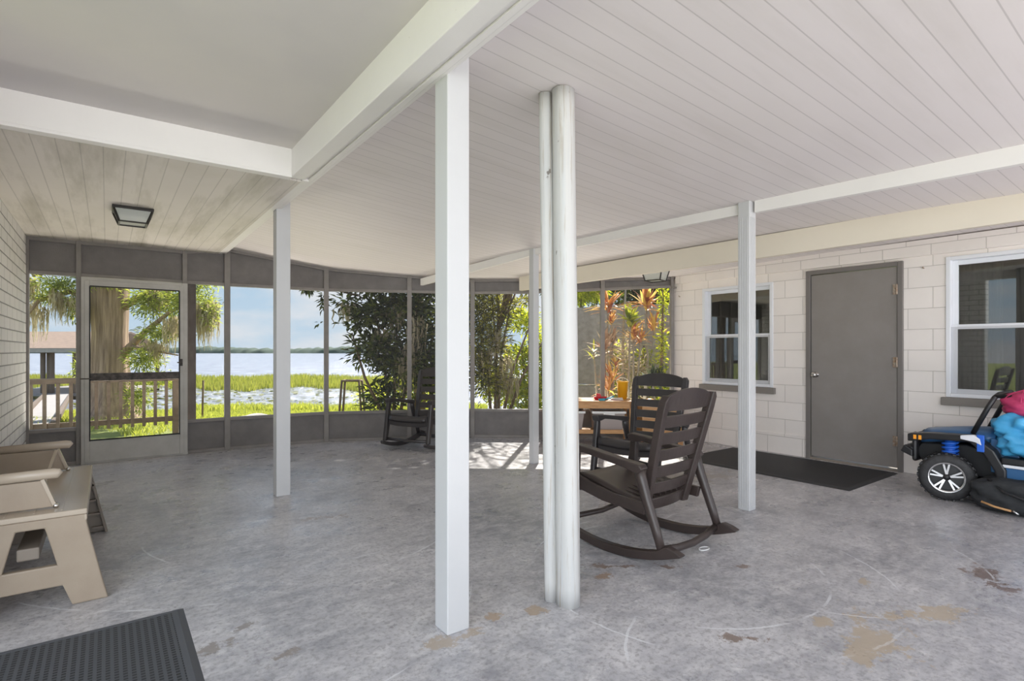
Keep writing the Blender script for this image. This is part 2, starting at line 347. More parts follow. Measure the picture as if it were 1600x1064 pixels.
# ------------------------------------------------------------------ mesh builder
class MB:
    def __init__(s): s.v = []; s.f = []; s.sm = []
    def add(s, vs, fs, smooth=False):
        k = len(s.v); s.v += [tuple(p) for p in vs]
        for f in fs: s.f.append(tuple(i + k for i in f)); s.sm.append(smooth)
        return s
    def box(s, x0, x1, y0, y1, z0, z1):
        return s.add([(x0, y0, z0), (x1, y0, z0), (x1, y1, z0), (x0, y1, z0), (x0, y0, z1), (x1, y0, z1), (x1, y1, z1), (x0, y1, z1)],
                     [(0, 3, 2, 1), (4, 5, 6, 7), (0, 1, 5, 4), (1, 2, 6, 5), (2, 3, 7, 6), (3, 0, 4, 7)])
    def hexa(s, bot, top):   # four bottom + four top points, both counter-clockwise seen from above
        return s.add(list(bot) + list(top), [(0, 3, 2, 1), (4, 5, 6, 7), (0, 1, 5, 4), (1, 2, 6, 5), (2, 3, 7, 6), (3, 0, 4, 7)])
    def bar(s, a, b, w, h, up=(0, 0, 1)):   # rectangular bar a->b
        a = Vector(a); b = Vector(b); d = (b - a).normalized(); u = Vector(up)
        x = d.cross(u)
        if x.length < 1e-4: x = d.cross(Vector((1, 0, 0)))
        x.normalize(); y = x.cross(d)
        P = []
        for c in (a, b):
            for (i, j) in ((-1, -1), (1, -1), (1, 1), (-1, 1)): P.append(c + x * i * w / 2 + y * j * h / 2)
        return s.add(P, [(3, 2, 1, 0), (4, 5, 6, 7), (0, 1, 5, 4), (1, 2, 6, 5), (2, 3, 7, 6), (3, 0, 4, 7)])
    def tube(s, pts, rad, n=10, sx=1., caps=True):   # swept round tube, rad number or list; sx squashes the side axis
        pts = [Vector(p) for p in pts]
        if not isinstance(rad, (list, tuple)): rad = [rad] * len(pts)
        V = []; last = None
        for i, p in enumerate(pts):
            d = (pts[min(i + 1, len(pts) - 1)] - pts[max(i - 1, 0)]).normalized()
            r = Vector((1, 0, 0)) if last is None else last
            x = r - d * r.dot(d)
            if x.length < 1e-3: x = Vector((0, 1, 0)) - d * d.y
            x.normalize(); last = x; y = d.cross(x)
            for k in range(n):
                a = 2 * PI * k / n; V.append(p + x * math.cos(a) * rad[i] * sx + y * math.sin(a) * rad[i])
        F = []
        for i in range(len(pts) - 1):
            for k in range(n): F.append((i * n + k, i * n + (k + 1) % n, (i + 1) * n + (k + 1) % n, (i + 1) * n + k))
        s.add(V, F, True)
        if caps:
            k = len(s.v) - len(V)
            s.f.append(tuple(k + i for i in range(n))[::-1]); s.sm.append(False)
            k2 = k + (len(pts) - 1) * n
            s.f.append(tuple(k2 + i for i in range(n))); s.sm.append(False)
        return s
    def prism(s, pts, axis, a, b):   # 2-D outline extruded along axis from a to b
        n = len(pts)
        def P(p, t):
            if axis == 0: return (t, p[0], p[1])
            if axis == 1: return (p[0], t, p[1])
            return (p[0], p[1], t)
        V = [P(p, a) for p in pts] + [P(p, b) for p in pts]
        F = [tuple(range(n))[::-1], tuple(range(n, 2 * n))] + [(i, (i + 1) % n, n + (i + 1) % n, n + i) for i in range(n)]
        return s.add(V, F)
    def ring(s, outer, inner, axis, a, b):   # outline with a hole, same point count
        n = len(outer)
        def P(p, t):
            if axis == 0: return (t, p[0], p[1])
            if axis == 1: return (p[0], t, p[1])
            return (p[0], p[1], t)
        V = [P(p, a) for p in outer] + [P(p, a) for p in inner] + [P(p, b) for p in outer] + [P(p, b) for p in inner]
        F = []
        for i in range(n):
            j = (i + 1) % n
            F += [(i, n + i, n + j, j), (2 * n + i, 2 * n + j, 3 * n + j, 3 * n + i), (i, j, 2 * n + j, 2 * n + i), (n + i, 3 * n + i, 3 * n + j, n + j)]
        return s.add(V, F)
    def ball(s, c, r, nu=14, nv=9, fn=None):
        if not isinstance(r, tuple): r = (r, r, r)
        V = []; F = []
        for j in range(nv + 1):
            th = PI * j / nv
            for i in range(nu):
                ph = 2 * PI * i / nu
                d = Vector((math.sin(th) * math.cos(ph), math.sin(th) * math.sin(ph), math.cos(th)))
                k = fn(d) if fn else 1
                V.append((c[0] + d.x * r[0] * k, c[1] + d.y * r[1] * k, c[2] + d.z * r[2] * k))
        for j in range(nv):
            for i in range(nu): F.append((j * nu + i, (j + 1) * nu + i, (j + 1) * nu + (i + 1) % nu, j * nu + (i + 1) % nu))
        return s.add(V, F, True)
    def lathe(s, prof, c, axis=2, n=32, smooth=True):   # prof (r, t) along axis
        V = []; F = []
        for (r, t) in prof:
            for k in range(n):
                a = 2 * PI * k / n; x, y = r * math.cos(a), r * math.sin(a)
                p = {2: (x, y, t), 1: (x, t, y), 0: (t, x, y)}[axis]
                V.append((c[0] + p[0], c[1] + p[1], c[2] + p[2]))
        for j in range(len(prof) - 1):
            for k in range(n): F.append((j * n + k, j * n + (k + 1) % n, (j + 1) * n + (k + 1) % n, (j + 1) * n + k))
        return s.add(V, F, smooth)
    def build(s, name, m, parent=None, bevel=0., fix=True):
        me = bpy.data.meshes.new(name); me.from_pydata(s.v, [], s.f)
        me.polygons.foreach_set('use_smooth', s.sm)
        if fix and len(s.f) < 8000:
            import bmesh
            b = bmesh.new(); b.from_mesh(me); bmesh.ops.recalc_face_normals(b, faces=b.faces); b.to_mesh(me); b.free()
        me.materials.append(M[m] if isinstance(m, str) else m); me.update()
        o = bpy.data.objects.new(name, me); C.objects.link(o)
        if parent: o.parent = parent
        if bevel:
            q = o.modifiers.new('bevel', 'BEVEL'); q.width = bevel; q.segments = 2; q.limit_method = 'ANGLE'; q.angle_limit = R(35)
        return o
def tag(o, label=None, cat=None, group=None, kind=None):
    if label: o['label'] = label
    if cat: o['category'] = cat
    if group: o['group'] = group
    if kind: o['kind'] = kind
    return o
def thing(name, label, cat, loc=(0, 0, 0), rz=0, group=None):
    o = bpy.data.objects.new(name, None); C.objects.link(o); o.location = loc; o.rotation_euler = (0, 0, rz)
    o.empty_display_size = .1
    return tag(o, label, cat, group)
def struct(name, mb, m, parent=None, bevel=0., label=None):
    o = mb.build(name, m, parent, bevel)
    if parent is None: o['kind'] = 'structure'
    if label: o['label'] = label
    return o
def group_root(name, loc=(0, 0, 0)):
    o = bpy.data.objects.new(name, None); C.objects.link(o); o.location = loc; o['kind'] = 'structure'; return o
def copy_tree(o, parent=None):
    c = o.copy(); C.objects.link(c)
    if parent: c.parent = parent
    for ch in list(o.children): copy_tree(ch, c)
    return c

# ------------------------------------------------------------------ plan of the porch
WL = -.65; WR = 6.27; YB = -1.6
P = [(-.65, 7.30), (1.165, 7.306), (2.31, 7.17), (3.28, 6.71), (4.045, 6.33), (4.66, 5.82), (6.27, 4.68)]
def yw(x):
    return float(np.interp(x, [p[0] for p in P], [p[1] for p in P]))
_s = [(1.14, 0, 2.47), (1.14, 3, 2.46), (1.14, 7.3, 2.42), (1.72, 1.9, 2.45), (3.86, 2.21, 2.33), (4.02, .71, 2.325), (3.61, 4.46, 2.28), (3.37, 6.63, 2.157), (2.31, 7.17, 2.307),
      (3.28, 6.71, 2.18), (4.06, 6.33, 2.197), (5.09, .9, 2.29), (4.43, 5.82, 2.18), (4.855, 2.68, 2.256), (6.25, 4.7, 2.21), (6.25, 1, 2.25), (4.2, -2, 2.34), (6.2, -2, 2.27), (1.14, -2, 2.48)]
_A = np.array([[1, x, y, x * x, x * y, y * y, x * x * y, x * y * y, y ** 3] for x, y, h in _s]); _B = np.array([h for *_, h in _s])
_c = np.linalg.lstsq(_A, _B, rcond=None)[0]
def H(x, y): return float(np.dot(_c, [1, x, y, x * x, x * y, y * y, x * x * y, x * y * y, y ** 3]))

# floor slab follows the screened wall
b = MB()
b.prism([(WL - .2, YB), (WR + .2, YB)] + [(WR + .2, 4.68)] + [(p[0], p[1] + .06) for p in P[::-1]] + [(WL - .2, 7.36)], 2, -.25, 0)
struct('floor', b, 'floor')
# main ceiling
b = MB(); xs = np.linspace(1.13, WR, 24); ys = np.linspace(0, 1, 40); V = []; F = []
for dz in (0, .05):
    for x in xs:
        for t in ys:
            y = YB + t * (yw(x) + .02 - YB); V.append((x, y, H(x, y) + dz))
n1, n2 = len(xs), len(ys)
for i in range(n1 - 1):
    for j in range(n2 - 1):
        a = i * n2 + j; F.append((a, a + 1, a + n2 + 1, a + n2)); q = a + n1 * n2; F.append((q, q + n2, q + n2 + 1, q + 1))
b.add(V, F, True)
o = struct('ceiling', b, 'ceil')
# left: recessed flat ceiling and boarded soffit at the lake end
struct('ceiling', MB().box(WL, .985, YB, 3.80, 2.535, 2.57), 'recess')
struct('ceiling', MB().box(WL, 1.06, 3.83, 7.30, 2.345, 2.375), 'soffit')
# beams
b = MB().box(.985, 1.075, YB, 3.80, 2.352, 2.60).box(1.075, 1.135, YB, 7.30, 2.366, 2.60).box(1.06, 1.105, 3.80, 7.30, 2.348, 2.60)
struct('trim_1', b, 'beam', bevel=.004)
struct('trim_2', MB().box(1.128, 1.150, YB, 7.29, 2.358, 2.50).box(1.100, 1.128, YB, 7.29, 2.356, 2.366), 'beam', bevel=.003)
struct('trim_3', MB().box(WL, .985, 3.77, 3.83, 2.365, 2.54).box(WL, .985, 3.764, 3.835, 2.345, 2.365), 'beam', bevel=.003)
def beam_path(name, pts, m, w, hb, z_off=0):   # pts: x,y,top,bottom
    b = MB()
    for (x0, y0, t0, b0), (x1, y1, t1, b1) in zip(pts[:-1], pts[1:]):
        bot = [(x0, y0, b0), (x0 + w, y0, b0), (x1 + w, y1, b1), (x1, y1, b1)]
        top = [(x0, y0, t0), (x0 + w, y0, t0), (x1 + w, y1, t1), (x1, y1, t1)]
        b.hexa([bot[i] for i in (0, 1, 2, 3)], [top[i] for i in (0, 1, 2, 3)])
    return struct(name, b, m)
beam_path('trim_4', [(4.24, -1.5, 2.35, 2.24), (4.02, .71, 2.335, 2.222), (3.868, 2.17, 2.335, 2.225)], 'beam', .045, 0)
beam_path('trim_5', [(3.868, 2.30, 2.335, 2.232), (3.61, 4.5, 2.285, 2.205), (3.38, 6.60, 2.16, 2.07)], 'beam', .04, 0)
beam_path('trim_6', [(5.30, -1, 2.32, 2.11), (5.09, .95, 2.30, 2.10), (4.855, 2.68, 2.262, 2.055), (4.44, 5.80, 2.185, 1.998)], 'beam_cream', .05, 0)
# roof slab above everything
b = MB()
ov = [(WR + .4, 4.72)] + [(p[0] + .08, p[1] + .16) for p in P[::-1]] + [(WL - .3, 7.5)]
b.prism([(WL - .3, YB - .1), (WR + .4, YB - .1)] + ov, 2, 2.64, 2.74)
struct('roof', b, 'shingle')

# side walls
b = MB().box(WL - .2, WL, 2.9, 7.30, 0, 2.64)
struct('wall_left', b, 'brick')
DY0, DY1 = 1.985, 2.905          # taupe door
W = [(3.288, 4.228, .76, 2.0), (.71, 1.649, .765, 2.065)]
b = MB()
def wallseg(y0, y1, z0, z1): b.box(WR, WR + .2, y0, y1, z0, z1)
wallseg(4.228, 4.73, 0, 2.64); wallseg(3.288, 4.228, 0, .76); wallseg(3.288, 4.228, 2.0, 2.64); wallseg(DY1, 3.288, 0, 2.64)
wallseg(DY0, DY1, 2.075, 2.64); wallseg(1.649, DY0, 0, 2.64); wallseg(.71, 1.649, 0, .765); wallseg(.71, 1.649, 2.065, 2.64); wallseg(YB, .71, 0, 2.64)
struct('wall_right', b, 'block')
struct('trim_7', MB().box(WR - .012, WR, DY1 + .02, 3.96, .0, .235), 'block')   # shallow projecting base course
struct('trim_8', MB().box(WR - .05, WR, YB, 4.62, 2.10, 2.25), 'block')   # plate along the wall top

# windows in the block wall
for k, (y0, y1, z0, z1) in enumerate(W):
    r = group_root('window_%d' % (k + 1))
    b = MB(); x0, x1 = WR - .015, WR + .10; fw = .035
    b.box(x0, x1, y0, y0 + fw, z0, z1).box(x0, x1, y1 - fw, y1, z0, z1).box(x0, x1, y0 + fw, y1 - fw, z0, z0 + fw).box(x0, x1, y0 + fw, y1 - fw, z1 - fw, z1)
    b.build('window_frame', 'window_white', r, .004)
    zm = (z0 + z1) / 2
    for (a, c, xo, nm) in ((zm - .02, z1 - fw, .055, 'upper_sash'), (z0 + fw, zm + .02, .025, 'lower_sash')):
        sw = .042; ya, yb = y0 + fw, y1 - fw; b = MB(); q0, q1 = WR + xo, WR + xo + .028
        b.box(q0, q1, ya, ya + sw, a, c).box(q0, q1, yb - sw, yb, a, c).box(q0, q1, ya + sw, yb - sw, a, a + sw).box(q0, q1, ya + sw, yb - sw, c - sw, c)
        so = b.build(nm, 'window_white', r, .003)
        MB().box(q0 + .012, q0 + .016, ya + sw, yb - sw, a + sw, c - sw).build('pane', 'glass', so)
    MB().box(WR + .004, WR + .006, y0 + fw, y1 - fw, z0 + fw, zm).build('insect_screen', 'screen', r)
    MB().box(WR - .045, WR + .02, y0 - .03, y1 + .03, z0 - .075, z0 - .002).build('window_sill', 'sill', r, .004)
    # dim room behind: side walls, back, curtain folds
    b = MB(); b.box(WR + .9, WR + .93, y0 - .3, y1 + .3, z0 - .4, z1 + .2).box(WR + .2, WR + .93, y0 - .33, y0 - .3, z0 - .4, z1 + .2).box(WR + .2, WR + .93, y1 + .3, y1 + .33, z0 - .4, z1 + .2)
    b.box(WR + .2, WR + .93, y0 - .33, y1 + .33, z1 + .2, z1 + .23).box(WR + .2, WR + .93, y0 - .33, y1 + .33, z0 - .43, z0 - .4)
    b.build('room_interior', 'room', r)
    V = []; F = []; n = 60
    for i in range(n + 1):
        yy = y0 + (y1 - y0) * i / n; xx = WR + .22 + .018 * math.sin(i * 1.35)
        V += [(xx, yy, z0 - .1), (xx, yy, z1 + .05)]
    for i in range(n): F.append((2 * i, 2 * i + 2, 2 * i + 3, 2 * i + 1))
    if k == 9: MB().add(V, F, True).build('curtain', 'curtain', r)
    if k == 1: MB().add([v for v in V if v[1] > y1 - .36], [tuple(i - min(j for j, v in enumerate(V) if v[1] > y1 - .36) for i in f) for f in F if all(V[i][1] > y1 - .36 for i in f)], True).build('curtain', 'curtain', r)

# taupe door
r = group_root('door_1')
b = MB(); b.box(WR - .03, WR + .08, DY0, DY0 + .045, 0, 2.075).box(WR - .03, WR + .08, DY1 - .045, DY1, 0, 2.075).box(WR - .03, WR + .08, DY0 + .045, DY1 - .045, 2.03, 2.075)
b.build('door_frame', 'doorframe', r, .004)
lf = MB().box(WR - .012, WR + .03, DY0 + .052, DY1 - .052, .035, 2.022).build('door_leaf', 'door', r, .002)
MB().box(WR - .03, WR + .08, DY0 + .045, DY1 - .045, .0, .022).build('threshold', 'beige_dark', r)
b = MB(); yk = DY1 - .105
b.lathe([(.0, -.018), (.030, -.018), (.030, -.010), (.013, -.008), (.012, .02), (.024, .028), (.030, .042), (.026, .056), (.012, .062), (0, .062)], (0, 0, 0), 0, 24)
b.v = [(WR - .012 - .018 - x, yk + y, .93 + z) for x, y, z in b.v]
b.build('door_knob', 'metal', lf)
for z in (.30, 1.08, 1.80):
    b = MB(); b.tube([(WR - .03, DY0 + .049, z - .05), (WR - .03, DY0 + .049, z + .05)], .008, 8)
    b.box(WR - .026, WR - .012, DY0 + .05, DY0 + .085, z - .05, z + .05)
    b.build('hinge', 'rusty', r, .001)

# ------------------------------------------------------------------ screened wall
OPT = lambda x: 1.972 + max(0, (x - 4.62) / 1.65) * .09
SILL = .39
segs = list(zip(P[:-1], P[1:]))
def seg_pt(i, t):
    a, c = segs[i]; return (a[0] + (c[0] - a[0]) * t, a[1] + (c[1] - a[1]) * t)
def ceil_at(x, y): return 2.345 if x < 1.06 else H(max(x, 1.14), y)
def oriented(b, p, q, n0, n1, zf0, zf1):
    """plank between plan points p and q, from n0 to n1 outward, bottoms zf0 (p,q), tops zf1 (p,q)"""
    d = Vector((q[0] - p[0], q[1] - p[1])).normalized(); nn = Vector((-d.y, d.x))
    A = [(p[0] + nn.x * n0, p[1] + nn.y * n0), (q[0] + nn.x * n0, q[1] + nn.y * n0), (q[0] + nn.x * n1, q[1] + nn.y * n1), (p[0] + nn.x * n1, p[1] + nn.y * n1)]
    zb = [zf0[0], zf0[1], zf0[1], zf0[0]]; zt = [zf1[0], zf1[1], zf1[1], zf1[0]]
    b.hexa([(A[i][0], A[i][1], zb[i]) for i in range(4)], [(A[i][0], A[i][1], zt[i]) for i in range(4)])
DX0, DX1 = -.19, .745       # screen door in segment 0
yF = 7.30
stops = [P[0], (-.238, 7.301), (.722, 7.304), P[1], P[2], P[3], P[4], P[5], (5.47, 5.247), P[6]]
HWS = [.011, .022, .024, .032, .030, .030, .030, .030, .028, .022]
wf = group_root('wall_front')
for i, (p, q) in enumerate(zip(stops[:-1], stops[1:])):
    door = i == 1
    zc = (ceil_at(*p) + .01, ceil_at(*q) + .01); oz = (OPT(p[0]), OPT(q[0]))
    b = MB(); oriented(b, p, q, 0.015, .035, oz, zc); b.build('header_panel', 'panel', wf)
    b = MB(); oriented(b, p, q, -.012, .045, (oz[0], oz[1]), (oz[0] + .035, oz[1] + .035))
    oriented(b, p, q, -.012, .045, (zc[0] - .045, zc[1] - .045), zc)
    if not door:
        oriented(b, p, q, -.012, .05, (SILL - .035, SILL - .035), (SILL, SILL))
        oriented(b, p, q, -.008, .045, (0, 0), (.035, .035))
    b.build('rail', 'frame', wf, .003)
    if not door:
        b = MB(); oriented(b, p, q, 0.010, .030, (.02, .02), (SILL - .02, SILL - .02)); b.build('knee_panel', 'panel', wf)
        b = MB(); oriented(b, p, q, .022, .0235, (SILL, SILL), oz); b.build('insect_screen', 'screen', wf)
for i, p in enumerate(stops):
    hw = HWS[i]
    x = min(max(p[0], WL + hw), WR - hw - .005); y = p[1] + .015
    j = min(i, len(stops) - 2); q0, q1 = stops[max(i - 1, 0)], stops[min(i + 1, len(stops) - 1)]
    ang = math.atan2(q1[1] - q0[1], q1[0] - q0[0])
    b = MB().box(-hw, hw, -.035, .04, 0, ceil_at(*p) + .01); ca, sa = math.cos(ang), math.sin(ang)
    b.v = [(x + vx * ca - vy * sa, y + vx * sa + vy * ca, vz) for vx, vy, vz in b.v]
    b.build('mullion', 'frame', wf, .004)
# loose rail ends at the block wall corner
b = MB().box(6.18, 6.265, 4.635, 4.665, 2.185, 2.212).box(6.20, 6.265, 4.63, 4.66, 2.045, 2.068)
b.build('rail_end', 'frame', wf, .003)

# screen door
r = group_root('door_2'); Y0 = 7.262
b = MB().box(-.217, -.170, Y0 - .02, Y0 + .03, 0, 1.965).box(.690, .745, Y0 - .02, Y0 + .03, 0, 1.965).box(-.170, .690, Y0 - .02, Y0 + .03, 1.93, 1.965)
b.build('door_frame', 'alu', r, .003)
MB().box(-.22, .75, Y0 - .015, Y0 + .10, 0, .022).build('threshold', 'alu', r, .003)
x0, x1 = -.188, .708
b = MB().box(x0, x0 + .042, Y0 - .03, Y0 + .005, .02, 1.935).box(x1 - .042, x1, Y0 - .03, Y0 + .005, .02, 1.935).box(x0 + .042, x1 - .042, Y0 - .03, Y0 + .005, 1.875, 1.935)
lf = b.build('door_leaf', 'alu', r, .004)
MB().box(x0 + .042, x1 - .042, Y0 - .026, Y0, .02, .25).build('kick_panel', 'alu', lf, .003)
MB().box(x0 + .042, x1 - .042, Y0 - .028, Y0 - .004, .875, .955).build('push_bar', 'darkbar', lf, .004)
MB().box(x0 + .042, x1 - .042, Y0 - .014, Y0 - .0125, .25, 1.875).build('insect_screen', 'screen', lf)
b = MB().box(x0 + .038, x0 + .05, Y0 - .03, Y0 - .006, .24, 1.87).box(x1 - .05, x1 - .038, Y0 - .03, Y0 - .006, .24, 1.87).box(x0 + .042, x1 - .042, Y0 - .031, Y0 - .006, .243, .255).box(x0 + .042, x1 - .042, Y0 - .031, Y0 - .006, 1.868, 1.88)
b.build('screen_spline', 'dark', lf)
b = MB().box(x1 - .04, x1 - .015, Y0 - .045, Y0 - .03, 1.02, 1.10); b.tube([(x1 - .028, Y0 - .045, 1.06), (x1 - .028, Y0 - .07, 1.06), (x1 - .07, Y0 - .075, 1.06)], .007, 8)
b.build('door_handle', 'darkbar', lf)
MB().tube([(-.225, Y0 - .03, .90), (x0 + .10, Y0 - .035, .90)], .006, 8).build('door_closer', 'darkbar', lf)

# ------------------------------------------------------------------ posts
def square_post(loc, s, h, label, m='post', rz=0, flutes=False):
    t = thing('wooden_post', label, 'post', (loc[0], loc[1], 0), rz, 'white posts')
    MB().box(-s / 2, s / 2, -s / 2, s / 2, 0, h).build('shaft', m, t, .005)
    if flutes:
        b = MB()
        for k in (-.3, -.1, .1, .3): b.box(-s / 2 - .003, -s / 2, k * s - .004, k * s + .004, .02, h - .12); b.box(k * s - .004, k * s + .004, -s / 2 - .003, -s / 2, .02, h - .12)
        b.build('ridge', m, t)
    return t
square_post((1.200, 2.046), .109, H(1.2, 2.05) + .003, 'thick square white post in the foreground, chipped at its foot')
square_post((1.165, 4.765), .110, 2.44, 'square white post farther back, between the screen door and the lake view')
square_post((3.875, 2.235), .092, H(3.87, 2.24) + .003, 'ridged slim white post in front of the small block wall window', flutes=True)
square_post((3.635, 4.49), .075, H(3.62, 4.49) + .003, 'slim white post standing in the sunlit patch near the wooden table')
def log(name, x, y, r, lean, label, seed):
    t = thing(name, label, 'post', (x, y, 0), 0, 'twin log posts'); q = random.Random(seed)
    h = H(x, y) - .002; n = 28; k = 26; V = []; F = []
    ph = [q.uniform(0, 6) for _ in range(4)]
    for j in range(k + 1):
        z = h * j / k
        for i in range(n):
            a = 2 * PI * i / n
            rr = r * (1.02 - .07 * z / h) * (1 + .035 * math.sin(3 * a + ph[0] + z * .8) + .03 * math.sin(z * 3.1 + ph[1] + a) + .018 * math.sin(7 * a + ph[2] + z * 4))
            V.append((rr * math.cos(a) + lean[0] * z / h, rr * math.sin(a) + lean[1] * z / h, z))
    for j in range(k):
        for i in range(n): F.append((j * n + i, j * n + (i + 1) % n, (j + 1) * n + (i + 1) % n, (j + 1) * n + i))
    b = MB().add(V, F, True); b.f += [tuple(range(n))[::-1], tuple(k * n + i for i in range(n))]; b.sm += [False, False]
    b.build('trunk', 'log', t)
    return t
log('log_post', 1.755, 1.905, .056, (-.022, .016), 'thick white painted log post, the right one of the touching pair', 1)
log('log_post', 1.718, 1.989, .034, (-.022, .016), 'thin white painted log post touching the left side of the thicker log', 5)

# ------------------------------------------------------------------ ceiling lanterns
def lantern(loc, label, s=.13, rz=0, dz=.115):
    t = thing('ceiling_lantern', label, 'ceiling lamp', loc, rz, 'ceiling lanterns')
    b = MB().box(-s * 1.02, s * 1.02, -s * 1.02, s * 1.02, -.022, 0); b.build('canopy', 'lampmetal', t, .003)
    top = s * .94; bot = s * .68; zt, zb = -.022, -dz
    b = MB()
    for (i, j) in ((-1, -1), (1, -1), (1, 1), (-1, 1)): b.bar((i * top, j * top, zt), (i * bot, j * bot, zb), .012, .012)
    for (a, c) in (((-1, -1), (1, -1)), ((1, -1), (1, 1)), ((1, 1), (-1, 1)), ((-1, 1), (-1, -1))):
        b.bar((a[0] * bot, a[1] * bot, zb), (c[0] * bot, c[1] * bot, zb), .012, .012)
    b.build('frame', 'lampmetal', t)
    b = MB(); k = .97
    cs = [(-1, -1), (1, -1), (1, 1), (-1, 1)]
    for i in range(4):
        a, c = cs[i], cs[(i + 1) % 4]
        b.add([(a[0] * top * k, a[1] * top * k, zt), (c[0] * top * k, c[1] * top * k, zt), (c[0] * bot * k, c[1] * bot * k, zb), (a[0] * bot * k, a[1] * bot * k, zb)], [(0, 1, 2, 3)])
    b.add([(c[0] * bot * k, c[1] * bot * k, zb + .004) for c in cs], [(0, 1, 2, 3)])
    b.build('glass_shade', 'lampglass', t)
    MB().ball((0, 0, -.06), (.03, .03, .034)).build('bulb', 'white', t)
    MB().lathe([(0, -.022), (.018, -.022), (.018, -.035), (0, -.035)], (0, 0, 0), 2, 16).build('socket', 'white', t)
    return t
m = bpy.data.materials.new('seeded_lamp_glass'); m.use_nodes = True; g = G(m)
tr = g.n('ShaderNodeBsdfTransparent'); ms = g.n('ShaderNodeMixShader'); ms.inputs[0].default_value = .6
g.col((.78, .82, .76)); g.rough(.15); g.L(tr.outputs[0], ms.inputs[1]); g.L(g.b.outputs[0], ms.inputs[2]); g.L(ms.outputs[0], g.out.inputs[0])
M['lampglass'] = m
lantern((.17, 5.42, 2.345), 'black framed glass ceiling lantern on the left boarded soffit', .135)
lantern((5.42, 4.32, H(5.42, 4.32)), 'glass ceiling lantern partly hidden behind the cream beam near the block wall', .14, .3, .165)

